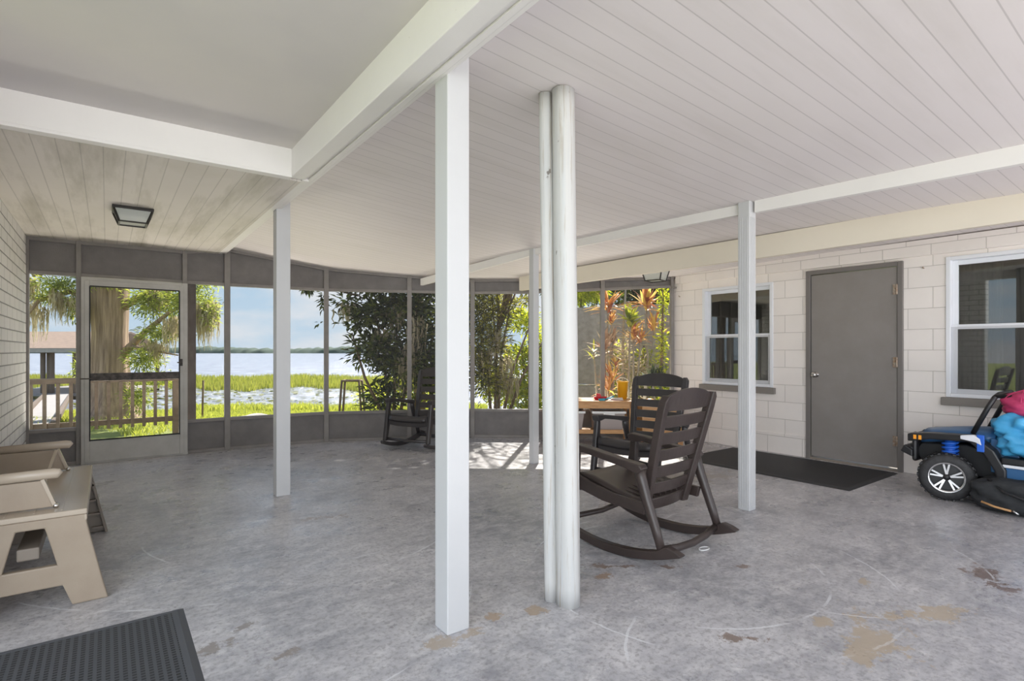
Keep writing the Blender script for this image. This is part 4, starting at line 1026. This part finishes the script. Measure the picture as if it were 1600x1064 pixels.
for k in range(900):
    u = q.uniform(20, 720); d = q.uniform(23.5, 34.5); p = at(u, d); r_ = q.uniform(.05, .15); i = len(V); m_ = 7
    tilt = q.uniform(-.35, .35)
    for j in range(m_): a = 2 * PI * j / m_ * .93; V.append((p.x + r_ * math.cos(a), p.y + r_ * math.sin(a), WZ + .03 + tilt * r_ * math.sin(a) + q.uniform(0, .02)))
    F.append(tuple(range(i, i + m_)))
tag(MB().add(V, F).build('lily_pads', 'lily', fix=False), 'scattered lily pads floating between the shore and the reeds', 'lily pads', kind='stuff')

# leaf clouds
def leaves(n, samp, ln, wd, seed, up=.2, curl=.2):
    q = random.Random(seed); V = []; F = []
    for k in range(n):
        s_ = samp(q)
        p = Vector(s_[:3]); d0 = s_[3] if len(s_) > 3 else None
        d = Vector((q.gauss(0, 1), q.gauss(0, 1), q.gauss(0, .7) + up))
        if d0 is not None: d = Vector(d0) * 1.2 + d * .5
        d.normalize(); L_ = ln * q.uniform(.6, 1.2); w_ = wd * q.uniform(.7, 1.2)
        sd = d.cross(Vector((q.gauss(0, .4), q.gauss(0, .4), 1)));
        if sd.length < .05: sd = Vector((1, 0, 0))
        sd.normalize(); nn = sd.cross(d); i = len(V)
        V += [p, p + d * L_ * .5 + sd * w_ / 2 + nn * curl * w_, p + d * L_ - nn * curl * L_ * .5, p + d * L_ * .5 - sd * w_ / 2 + nn * curl * w_]
        F += [(i, i + 1, i + 2), (i, i + 2, i + 3)]
    return MB().add(V, F)
def in_blobs(blobs, hollow=.35):
    tot = [b_[1][0] * b_[1][1] * b_[1][2] for b_ in blobs]
    def f(q):
        b_ = q.choices(blobs, tot)[0]
        while True:
            d = Vector((q.uniform(-1, 1), q.uniform(-1, 1), q.uniform(-1, 1)))
            if d.length <= 1: break
        c_, r_ = b_; d = d * (hollow + (1 - hollow) * q.random() ** .5) if d.length > 0 else d
        p = (c_[0] + d.x * r_[0], c_[1] + d.y * r_[1], c_[2] + d.z * r_[2])
        return (*p, (d.x, d.y, d.z * .6))
    return f
def moss_mesh(anchors, seed, n=50, ln=(.3, .9), spread=.12):
    q = random.Random(seed); V = []; F = []
    for (x, y, z, sc_) in anchors:
        for k in range(n):
            L_ = q.uniform(*ln) * sc_; px, py = x + q.gauss(0, spread), y + q.gauss(0, spread); w_ = q.uniform(.008, .02); a = q.uniform(0, PI); i = len(V); seg = 4
            zz = z + q.uniform(-.08, .08)
            for j in range(seg + 1):
                tt_ = j / seg; jx, jy = q.uniform(-.025, .025), q.uniform(-.025, .025); ww = w_ * (1 - tt_ * .8)
                V += [(px + jx - ww * math.cos(a), py + jy - ww * math.sin(a), zz - L_ * tt_), (px + jx + ww * math.cos(a), py + jy + ww * math.sin(a), zz - L_ * tt_)]
            for j in range(seg): F.append((i + 2 * j, i + 2 * j + 1, i + 2 * j + 3, i + 2 * j + 2))
    return MB().add(V, F)
def stuffpart(o): o['kind'] = 'stuff'; return o

# big cypress
base = at(172, 12.6); bz = gz(base.x, base.y)
t = thing('cypress_tree', 'thick trunked cypress hung with moss, seen through the screen door', 'tree', (base.x, base.y, bz))
V = []; F = []; n = 40; prof = [(0, .68), (.25, .53), (.6, .43), (1.2, .36), (2.0, .335), (2.8, .36), (3.6, .40), (6.0, .36), (8, .3)]
for j, (z, r_) in enumerate(prof):
    for i in range(n):
        a = 2 * PI * i / n; k = 1 + (.10 * max(0, 1 - z / 2.) + .03) * math.sin(6 * a + z * .3) + .025 * math.sin(13 * a + z)
        V.append((r_ * k * math.cos(a), r_ * k * math.sin(a), z))
for j in range(len(prof) - 1):
    for i in range(n): F.append((j * n + i, j * n + (i + 1) % n, (j + 1) * n + (i + 1) % n, (j + 1) * n + i))
MB().add(V, F, True).build('trunk', 'bark', t)
def loc_at(u, v, depth): return at(u, depth, v=v) - Vector((base.x, base.y, bz))
brs = [[(185, 560, 12.6), (225, 520, 12.4), (262, 490, 12.0), (300, 470, 11.6)], [(190, 480, 12.6), (235, 455, 12.3), (290, 440, 12), (330, 430, 11.8)],
       [(150, 470, 12.6), (110, 455, 12.2), (60, 470, 11.8), (45, 490, 11.6)], [(150, 430, 12.6), (100, 420, 12), (50, 430, 11.6)], [(200, 540, 12.5), (240, 548, 12.2), (278, 555, 12.0)], [(190, 585, 12.6), (225, 585, 12.2), (262, 598, 12)]]
for k, br in enumerate(brs):
    MB().tube([loc_at(*p_) for p_ in br], [.10, .065, .04, .018][:len(br)] if k < 4 else [.05, .03, .015], 8).build('branch', 'bark', t)
def B(u, v, d, ru, rv, rd=.7): p_ = loc_at(u, v, d); k = d / 850; return ((p_.x, p_.y, p_.z), (ru * k, rd, rv * k))
bl = [B(240, 470, 12.2, 38, 28), B(290, 470, 11.8, 34, 26), B(325, 485, 11.8, 14, 30), B(255, 520, 12.2, 38, 14), B(225, 560, 12.2, 28, 18), B(250, 590, 12.0, 26, 12, .4), B(90, 445, 11.8, 42, 12), B(75, 465, 12, 34, 9), B(115, 480, 12, 12, 22), B(160, 430, 12.0, 40, 20, .5),
      B(215, 620, 12.0, 22, 26, .4), B(118, 575, 13, 6, 28, .2), B(300, 440, 11.5, 40, 14)]
bl = [(c_, (r_[0] * 1.15, r_[1], r_[2] * 1.2)) for c_, r_ in bl]
stuffpart(leaves(10500, in_blobs(bl, .0), .13, .028, 21, -.1).build('foliage', 'cypress', t, fix=False))
an = []
for (u, v, sc_, c_) in [(305, 478, 1, 5), (322, 500, .9, 5), (270, 500, .9, 4), (250, 455, .7, 3), (95, 462, .8, 4), (60, 478, 1., 3), (125, 470, .6, 3), (240, 535, .6, 3), (50, 445, .9, 3), (332, 480, .8, 3), (285, 520, .7, 2)]:
    for k in range(c_): p_ = loc_at(u + rng.uniform(-12, 12), v + rng.uniform(-8, 8), 11.9 + rng.uniform(-.3, .3)); an.append((p_.x, p_.y, p_.z, sc_ * rng.uniform(.6, 1.1)))
stuffpart(moss_mesh(an, 22, 34, (.2, .85), .07).build('hanging_moss', 'moss', t, fix=False))

# shrubs by the far corner
def shrub(name, label, base_u, base_d, blobs, nl, ln, wd, lm, stems, seed, cat='shrub', hollow=.2, sm='stem', up=.2):
    p0 = at(base_u, base_d); z0 = gz(p0.x, p0.y)
    t_ = thing(name, label, cat, (p0.x, p0.y, z0))
    L0 = Vector((p0.x, p0.y, z0)); bb = []
    for (u, v, d, ru, rv, rd) in blobs:
        p_ = at(u, d, v=v) - L0; k = d / 850; bb.append(((p_.x, p_.y, p_.z), (max(ru * k, .05), max(rd, .05), rv * k)))
    for st in stems:
        pts = [at(u, d, v=v) - L0 for (u, v, d) in st]
        MB().tube(pts, list(np.linspace(.035, .012, len(pts))), 7).build('stem', sm, t_)
    stuffpart(leaves(nl, in_blobs(bb, hollow), ln, wd, seed, up).build('foliage', lm, t_, fix=False))
    return t_, L0
t1, L0 = shrub('magnolia_shrub', 'large glossy dark leaved shrub filling the screen by the far corner', 610, 9.6,
      [(600, 490, 9.6, 60, 30, .8), (640, 480, 9.6, 50, 30, .8), (585, 545, 9.4, 50, 35, .7), (625, 570, 9.6, 45, 40, .8), (650, 530, 9.8, 40, 50, .8), (545, 470, 9.3, 28, 12, .4), (560, 500, 9.4, 34, 22, .5), (600, 620, 9.6, 42, 28, .6), (665, 590, 9.9, 30, 50, .6), (580, 440, 9.6, 50, 30, .8), (660, 440, 9.8, 50, 30, .8), (700, 500, 10.2, 30, 60, .7), (700, 580, 10.2, 30, 40, .7)],
      7000, .17, .06, 'magnolia', [[(610, 660, 9.6), (600, 560, 9.6), (585, 480, 9.5)], [(615, 660, 9.6), (618, 570, 9.5), (622, 470, 9.6)], [(622, 660, 9.7), (645, 560, 9.7), (655, 460, 9.8)], [(640, 660, 9.8), (668, 560, 9.9), (690, 470, 10)], [(605, 660, 9.5), (570, 590, 9.3), (550, 520, 9.3)]], 31)
an = [(*(at(u, 9.4, v=v) - L0), s_) for (u, v, s_) in [(540, 478, .45), (600, 520, .6), (640, 540, .9), (632, 560, .8), (650, 500, .8), (620, 480, .5)]]
stuffpart(moss_mesh(an, 32, 60, (.2, .8), .08).build('hanging_moss', 'moss', t1, fix=False))
MB().tube([at(560, 9.4, v=462) - L0, at(520, 9.2, v=452) - L0, at(485, 9.0, v=445) - L0, at(470, 9.0, v=440) - L0], [.02, .014, .009, .005], 6).build('branch', 'stem', t1)
stuffpart(leaves(160, in_blobs([((*(at(480, 9.0, v=452) - L0),), (.1, .1, .08)), ((*(at(505, 9.1, v=470) - L0),), (.05, .1, .2)), ((*(at(500, 9.1, v=505) - L0),), (.05, .05, .03))], .1), .11, .035, 33, -.6).build('foliage', 'magnolia', t1, fix=False))
t2, L0 = shrub('bamboo_shrub', 'tall narrow leaved shrub with brown stems behind the middle screen bay', 775, 10.3,
      [(760, 490, 10.3, 30, 45, .6), (768, 540, 10.3, 24, 45, .6), (762, 590, 10.3, 26, 34, .6), (788, 490, 10.5, 20, 30, .5), (750, 450, 10.3, 40, 30, .6), (812, 470, 10.6, 34, 14, .3), (735, 540, 10.2, 22, 60, .5), (748, 500, 10.0, 18, 60, .3), (755, 590, 10.0, 20, 50, .3)],
      4600, .18, .022, 'narrowleaf', [[(773, 660, 10.3), (776, 560, 10.3), (768, 450, 10.3)], [(778, 660, 10.3), (782, 560, 10.3), (800, 460, 10.3)], [(768, 660, 10.3), (762, 580, 10.3), (745, 480, 10.3)], [(784, 660, 10.3), (800, 580, 10.3), (835, 490, 10.4)], [(790, 660, 10.4), (815, 590, 10.4), (850, 530, 10.5)]], 34)
an = [(*(at(u, 10.2, v=v) - L0), s_) for (u, v, s_) in [(790, 560, .9), (795, 590, .7), (760, 550, .8), (775, 520, .6)]]
stuffpart(moss_mesh(an, 35, 60, (.2, .8), .1).build('hanging_moss', 'moss', t2, fix=False))
shrub('leafy_bush', 'bright yellow green bush low behind the middle screen bay', 825, 11.3,
      [(820, 560, 11.3, 34, 28, .6), (840, 600, 11.2, 30, 34, .6), (805, 610, 11.0, 28, 30, .5), (850, 540, 11.4, 24, 40, .6), (815, 500, 11.5, 26, 26, .5), (780, 600, 11.2, 34, 40, .5), (830, 640, 10.9, 40, 16, .5)], 5200, .13, .05, 'bushleaf', [[(825, 670, 11.3), (820, 600, 11.3), (815, 540, 11.3)], [(835, 670, 11.3), (845, 600, 11.3), (850, 520, 11.3)]], 36, 'bush')
shrub('leafy_bush', 'low light green bush in front of the magnolia at the waterside', 600, 13.5,
      [(585, 620, 13.5, 34, 20, .6), (640, 600, 13.5, 40, 40, .6), (690, 600, 13.5, 40, 50, .6)], 2200, .13, .05, 'bushleaf', [[(600, 640, 13.5), (590, 620, 13.5)]], 37, 'bush')
# dark tree in view, then unseen crowns added to shade and dapple the porch
shrub('oak_tree', 'dark leafy tree rising behind the narrow leaved shrub', 900, 15,
      [(900, 440, 15, 70, 45, 1.2), (980, 445, 15, 60, 30, 1.2), (1040, 455, 15, 40, 30, 1.2)], 5000, .22, .09, 'magnolia', [[(930, 640, 15), (935, 540, 15), (930, 440, 15)]], 38, 'tree')
V0 = Vector(t2.location); dap = in_blobs([((6.5, 7.9, 3.9), (1.1, 1.0, .9)), ((7.3, 7.2, 4.2), (1.0, 1.0, .9)), ((5.9, 8.4, 3.4), (.7, .7, .7))], .0)  # unseen upper leaves and twigs added to dapple the sun patch
o = leaves(620, dap, .22, .03, 62, .1); o.v = [tuple(Vector(v) - V0) for v in o.v]; stuffpart(o.build('foliage', 'narrowleaf', t2, fix=False))
q = random.Random(63)
for k in range(16):
    e_ = Vector((q.uniform(5.6, 7.8), q.uniform(7.0, 8.8), q.uniform(3.2, 4.8)))
    MB().tube([at(778, 10.3, v=520) - V0, (at(778, 10.3, v=440) - V0) * .5 + (e_ - V0) * .5, e_ - V0], [.02, .014, .007], 6).build('stem', 'stem', t2)
crown = in_blobs([((2.0, 11.2, 6.4), (1.5, 1.2, 1.6)), ((3.6, 11.0, 6.4), (1.5, 1.2, 1.7)), ((5.2, 10.7, 6.3), (1.4, 1.2, 1.7)), ((6.3, 10.6, 6.1), (1.0, .9, 1.6)), ((.4, 11.4, 6.2), (1.3, 1.2, 1.4)), ((7.0, 9.8, 5.9), (.85, .8, 1.5)), ((5.6, 11.2, 4.2), (.9, .8, 1.0))], .0)  # unseen leaf crown placed to keep sun off the porch floor
p0 = at(655, 12.2); z0 = gz(p0.x, p0.y); to = thing('added_shade_tree', 'tall added tree behind the corner shrub, its unseen crown shading the porch', 'tree', (p0.x, p0.y, z0))
MB().tube([(0, 0, 0), (.03, 0, 2), (-.1, 0, 3.6), (-.3, 0, 5.5)], [.14, .12, .10, .06], 10).build('trunk', 'stem', to)
for e_ in ((2.2, 11.2, 6.2), (.6, 11.3, 6.2), (3.8, 11.0, 6.4), (6.2, 10.6, 6.1)):
    MB().tube([(-.1, 0, 3.5), ((e_[0] - p0.x) * .5, (e_[1] - p0.y) * .5, 5.0), (e_[0] - p0.x, e_[1] - p0.y, e_[2])], [.08, .05, .02], 8).build('bough', 'stem', to)
o = leaves(10800, crown, .30, .13, 61, .1); o.v = [(x - p0.x, y - p0.y, z - z0) for x, y, z in o.v]; stuffpart(o.build('foliage', 'magnolia', to, fix=False))
# strap-leaved plants at the garden wall
def cordyline(u0, d0, heads, lm, label, seed, nleaf=30, ln=.40, wd=.048, upb=.45):
    p0 = at(u0, d0); z0 = gz(p0.x, p0.y); L0 = Vector((p0.x, p0.y, z0)); q = random.Random(seed)
    t_ = thing('cordyline_plant', label, 'plant', tuple(L0), 0, 'strap leaved plants by the garden wall')
    for (u, v, s_) in heads:
        h = at(u, d0, v=v) - L0
        MB().tube([(0, 0, 0), (h.x * .35 + q.uniform(-.05, .05), h.y * .35, h.z * .5), tuple(h)], [.02, .016, .013], 7).build('stem', 'pale_stem', t_)
        V = []; F = []
        for k in range(nleaf):
            a = q.uniform(0, 2 * PI); e = q.uniform(-.1, 1.35); L_ = ln * s_ * q.uniform(.7, 1.1)
            d = Vector((math.cos(a) * math.cos(e), math.sin(a) * math.cos(e), math.sin(e) * .9 + upb * .3)); d.normalize()
            sd = Vector((-math.sin(a), math.cos(a), 0)); i = len(V); sg = 5
            st = h + Vector((0, 0, q.uniform(-.12, .03)))
            for j in range(sg + 1):
                tt_ = j / sg; w_ = wd * s_ * math.sin(PI * min(.98, tt_ * .85 + .12)) * .5
                c_ = st + d * L_ * tt_ + Vector((0, 0, -.28 * L_ * tt_ * tt_ * math.cos(e)))
                V += [c_ - sd * w_, c_ + Vector((0, 0, -.12 * w_)), c_ + sd * w_]
            for j in range(sg): b0 = i + 3 * j; F += [(b0, b0 + 1, b0 + 4, b0 + 3), (b0 + 1, b0 + 2, b0 + 5, b0 + 4)]
        MB().add(V, F, True).build('leaf_rosette', lm, t_, fix=False)
    return t_
cordyline(948, 8.6, [(950, 478, 1.1), (956, 500, .6)], 'croton', 'tall orange leaved plant just left of the middle of the right screen', 41, 34)
cordyline(1012, 8.9, [(1010, 475, 1.25), (1022, 510, .9)], 'croton', 'orange and yellow strap leaved plant at the top of the right screen', 42, 36)
cordyline(985, 8.3, [(985, 500, 1.0)], 'croton_green', 'plant with an upright yellow green rosette in mid screen', 43, 22, .30, .085, 1.6)
cordyline(990, 8.4, [(990, 522, .9), (1002, 528, .7)], 'croton', 'red and orange drooping plant under the yellow green rosette', 44, 26)
cordyline(950, 8.3, [(945, 545, 1.0), (958, 528, .6)], 'croton_pink', 'pink and cream leaved plant low beside the screen mullion', 45, 34)
cordyline(930, 8.5, [(928, 550, .6)], 'croton_green', 'small yellow leaved plant left of the screen mullion', 46, 12)
cordyline(955, 8.2, [(956, 588, .8), (950, 605, .8), (962, 570, .6)], 'croton', 'low orange leaved plant behind the play table', 47, 26)
cordyline(1030, 8.2, [(1032, 600, 1.0), (1018, 595, .9)], 'agave', 'dark spiky leaved plant in the corner by the block wall', 48, 24, .4, .05, 2.2)
t_, _ = shrub('climbing_vine', 'narrow column of yellow green vine near the block wall corner', 1036, 8.2, [(1036, 470, 8.2, 9, 40, .1), (1034, 540, 8.2, 8, 50, .1), (1038, 600, 8.2, 12, 30, .12)], 700, .07, .035, 'bushleaf', [[(1036, 660, 8.2), (1034, 560, 8.2), (1036, 450, 8.2)]], 49, 'vine')
t_, L0 = shrub('dried_vine', 'pale dried tangle hanging on a bare trunk in the right screen', 978, 8.7, [(975, 560, 8.7, 14, 60, .15), (985, 610, 8.6, 24, 22, .2), (1000, 580, 8.7, 20, 30, .2)], 1000, .09, .02, 'moss', [[(975, 660, 8.7), (973, 540, 8.7), (978, 440, 8.7)], [(1005, 650, 8.7), (1012, 560, 8.7), (1008, 490, 8.7)]], 50, 'vine', sm='pale_stem')
t_, _ = shrub('fern_clump', 'feathery green fronds over the garden wall top, left part', 905, 10.4, [(905, 462, 10.4, 26, 12, .4), (925, 452, 10.4, 26, 12, .4)], 900, .2, .03, 'bushleaf', [[(905, 620, 10.4), (905, 540, 10.4), (908, 465, 10.4)]], 51, 'fern')
shrub('mixed_bush', 'low tangle of green and yellow leaves along the foot of the garden wall', 1000, 9.0, [(965, 610, 9, 20, 24, .25), (1000, 600, 9, 24, 30, .25), (1035, 615, 8.8, 18, 34, .2), (1005, 560, 9, 22, 16, .2), (968, 560, 9, 10, 30, .2)], 1100, .12, .035, 'bushleaf', [[(1000, 680, 9), (1004, 600, 9), (1006, 540, 9)]], 52, 'bush')
shrub('dark_hedge', 'dark green leaves rising above the garden wall top', 1030, 11.2, [(985, 470, 11.2, 30, 26, .5), (1035, 470, 11.2, 30, 30, .5), (1015, 440, 11.2, 60, 24, .5)], 1500, .16, .07, 'magnolia', [[(1010, 660, 11.2), (1005, 560, 11.2), (1000, 470, 11.2)]], 53, 'hedge')
# pebbled garden wall
a_, c_ = at(885, 10.1), at(1110, 9.3)
b = MB(); oriented(b, (a_.x, a_.y), (c_.x, c_.y), 0, .18, (-.4, -.4), (1.98, 2.02)); o = b.build('garden_wall', 'stucco', bevel=.01)
tag(o, 'rough pebbled grey garden wall behind the strap leaved plants', 'wall')
a_, c_ = at(893, 9.2), at(938, 9.1)
t_ = thing('pipe_rail', 'thin grey horizontal pipe in front of the garden wall', 'rail', (a_.x, a_.y, 0))
MB().tube([(0, 0, .62), (c_.x - a_.x, c_.y - a_.y, .62)], .014, 8).build('pipe', 'metal', t_)
for k in (0, 1): MB().tube([((c_.x - a_.x) * k, (c_.y - a_.y) * k, -.25), ((c_.x - a_.x) * k, (c_.y - a_.y) * k, .62)], .012, 8).build('upright', 'metal', t_)
# brown railing outside the door
t = thing('wooden_railing', 'brown wooden railing outside the screen door', 'railing', (-1.2, 8.5, 0))
MB().box(0, 1.98, -.05, .05, .795, .86).build('top_rail', 'brownwood', t, .005)
MB().box(0, 1.98, -.02, .02, .26, .325).build('bottom_rail', 'brownwood', t, .004)
for x in (.0, 1.94): MB().box(x - .04, x + .04, -.04, .04, -.24, .80).build('rail_post', 'brownwood', t, .004)
k = 0
x = .12
while x < 1.88:
    MB().box(x - .018, x + .018, -.055, -.018, .22, .80).build('baluster', 'brownwood', t); x += .122
# brown post by the door, and slim stake on the lawn
o = MB().box(-.046, .046, -.05, .05, -.24, 2.05).build('outside_post', 'rust_post', bevel=.004); o.location = (.802, 7.46, 0); tag(o, 'weathered brown post just outside the screen, right of the screen door', 'post')
p = at(316, 13); o = MB().tube([(0, 0, -.05), (.01, 0, .45), (.02, 0, .95)], .022, 8).build('wooden_stake', 'stem'); o.location = (p.x, p.y, gz(p.x, p.y)); tag(o, 'thin dark stake standing in the lawn', 'stake')
p = at(398, 12.0); o = MB().ball((0, 0, .03), (.42, .25, .14), 20, 10, lambda d: 1 + .1 * math.sin(6 * d.x + 4 * d.y)).build('flat_rock', 'mud'); o.location = (p.x, p.y, gz(p.x, p.y)); tag(o, 'low pale rock on the lawn below the lake view', 'rock')
# dark bracket frame at the shrub
p = at(550, 10.4); t = thing('plant_frame', 'dark open plant frame standing beside the magnolia shrub', 'plant frame', (p.x, p.y, gz(p.x, p.y)), -.6)
for (x, y) in ((-.2, -.12), (.2, -.12), (-.2, .12), (.2, .12)): MB().tube([(x * 1.15, y * 1.1, 0), (x * .8, y, .95)], .022, 8).build('upright', 'stem', t)
for (a_, c_) in (((-.16, -.12), (.16, -.12)), ((-.16, .12), (.16, .12)), ((-.16, -.12), (-.16, .12)), ((.16, -.12), (.16, .12))):
    MB().tube([(*a_, .94), (*c_, .94)], .018, 8).build('crossbar', 'stem', t)
# walkway to the boathouse
t = thing('wooden_walkway', 'grey walkway leading down from the railing to the boathouse', 'walkway', (0, 0, 0))
pa = [at(20, 9.8), at(84, 10.0), at(112, 27.5), at(72, 27.5)]; zz = [-.20, -.20, -1.0, -1.0]
MB().hexa([(p_.x, p_.y, z - .12) for p_, z in zip(pa, zz)], [(p_.x, p_.y, z) for p_, z in zip(pa, zz)]).build('deck', 'grey_walk', t)
for i, j in ((1, 2), (0, 3)): MB().bar((pa[i].x, pa[i].y, zz[i] + .04), (pa[j].x, pa[j].y, zz[j] + .04), .10, .10).build('kerb_board', 'brownwood', t)
# boathouse
c0 = at(84, 29); t = thing('boathouse', 'open boathouse with brown shingled roof at the lake edge', 'boathouse', (c0.x, c0.y, -1.0), -math.atan2(633, 850))
# local x = to the right in view, y = away
RX = 3.0; RXR = 2.85
b = MB().add([(-RX, -1.6, 2.20), (RXR, -1.6, 2.20), (RXR, 1.8, 3.15), (-RX, 1.8, 3.15), (-RX, 5.2, 2.20), (RXR, 5.2, 2.20),
             (-RX, -1.6, 2.30), (RXR, -1.6, 2.30), (RXR, 1.8, 3.25), (-RX, 1.8, 3.25), (-RX, 5.2, 2.30), (RXR, 5.2, 2.30)],
            [(0, 3, 2, 1), (3, 4, 5, 2), (6, 7, 8, 9), (9, 8, 11, 10), (0, 1, 7, 6), (4, 10, 11, 5), (1, 2, 8, 7), (2, 5, 11, 8), (0, 6, 9, 3), (3, 9, 10, 4)])
b.build('roof', 'shingle', t)
MB().box(-RX - .02, RXR + .02, -1.66, -1.58, 2.08, 2.28).build('fascia', 'grey_walk', t)
for (x, y) in ((.46, -1.2), (.69, -1.1), (.92, -1.2), (2.1, -1.2), (-1.4, 4.8), (2.4, 4.8), (-2.6, -1.2), (-2.6, 4.8)): MB().tube([(x, y, -1.2), (x, y, 2.2)], .11, 10).build('piling', 'brownwood', t)
MB().box(-RX, RXR, -1.4, 5.0, -.14, 0).build('deck', 'grey_walk', t)
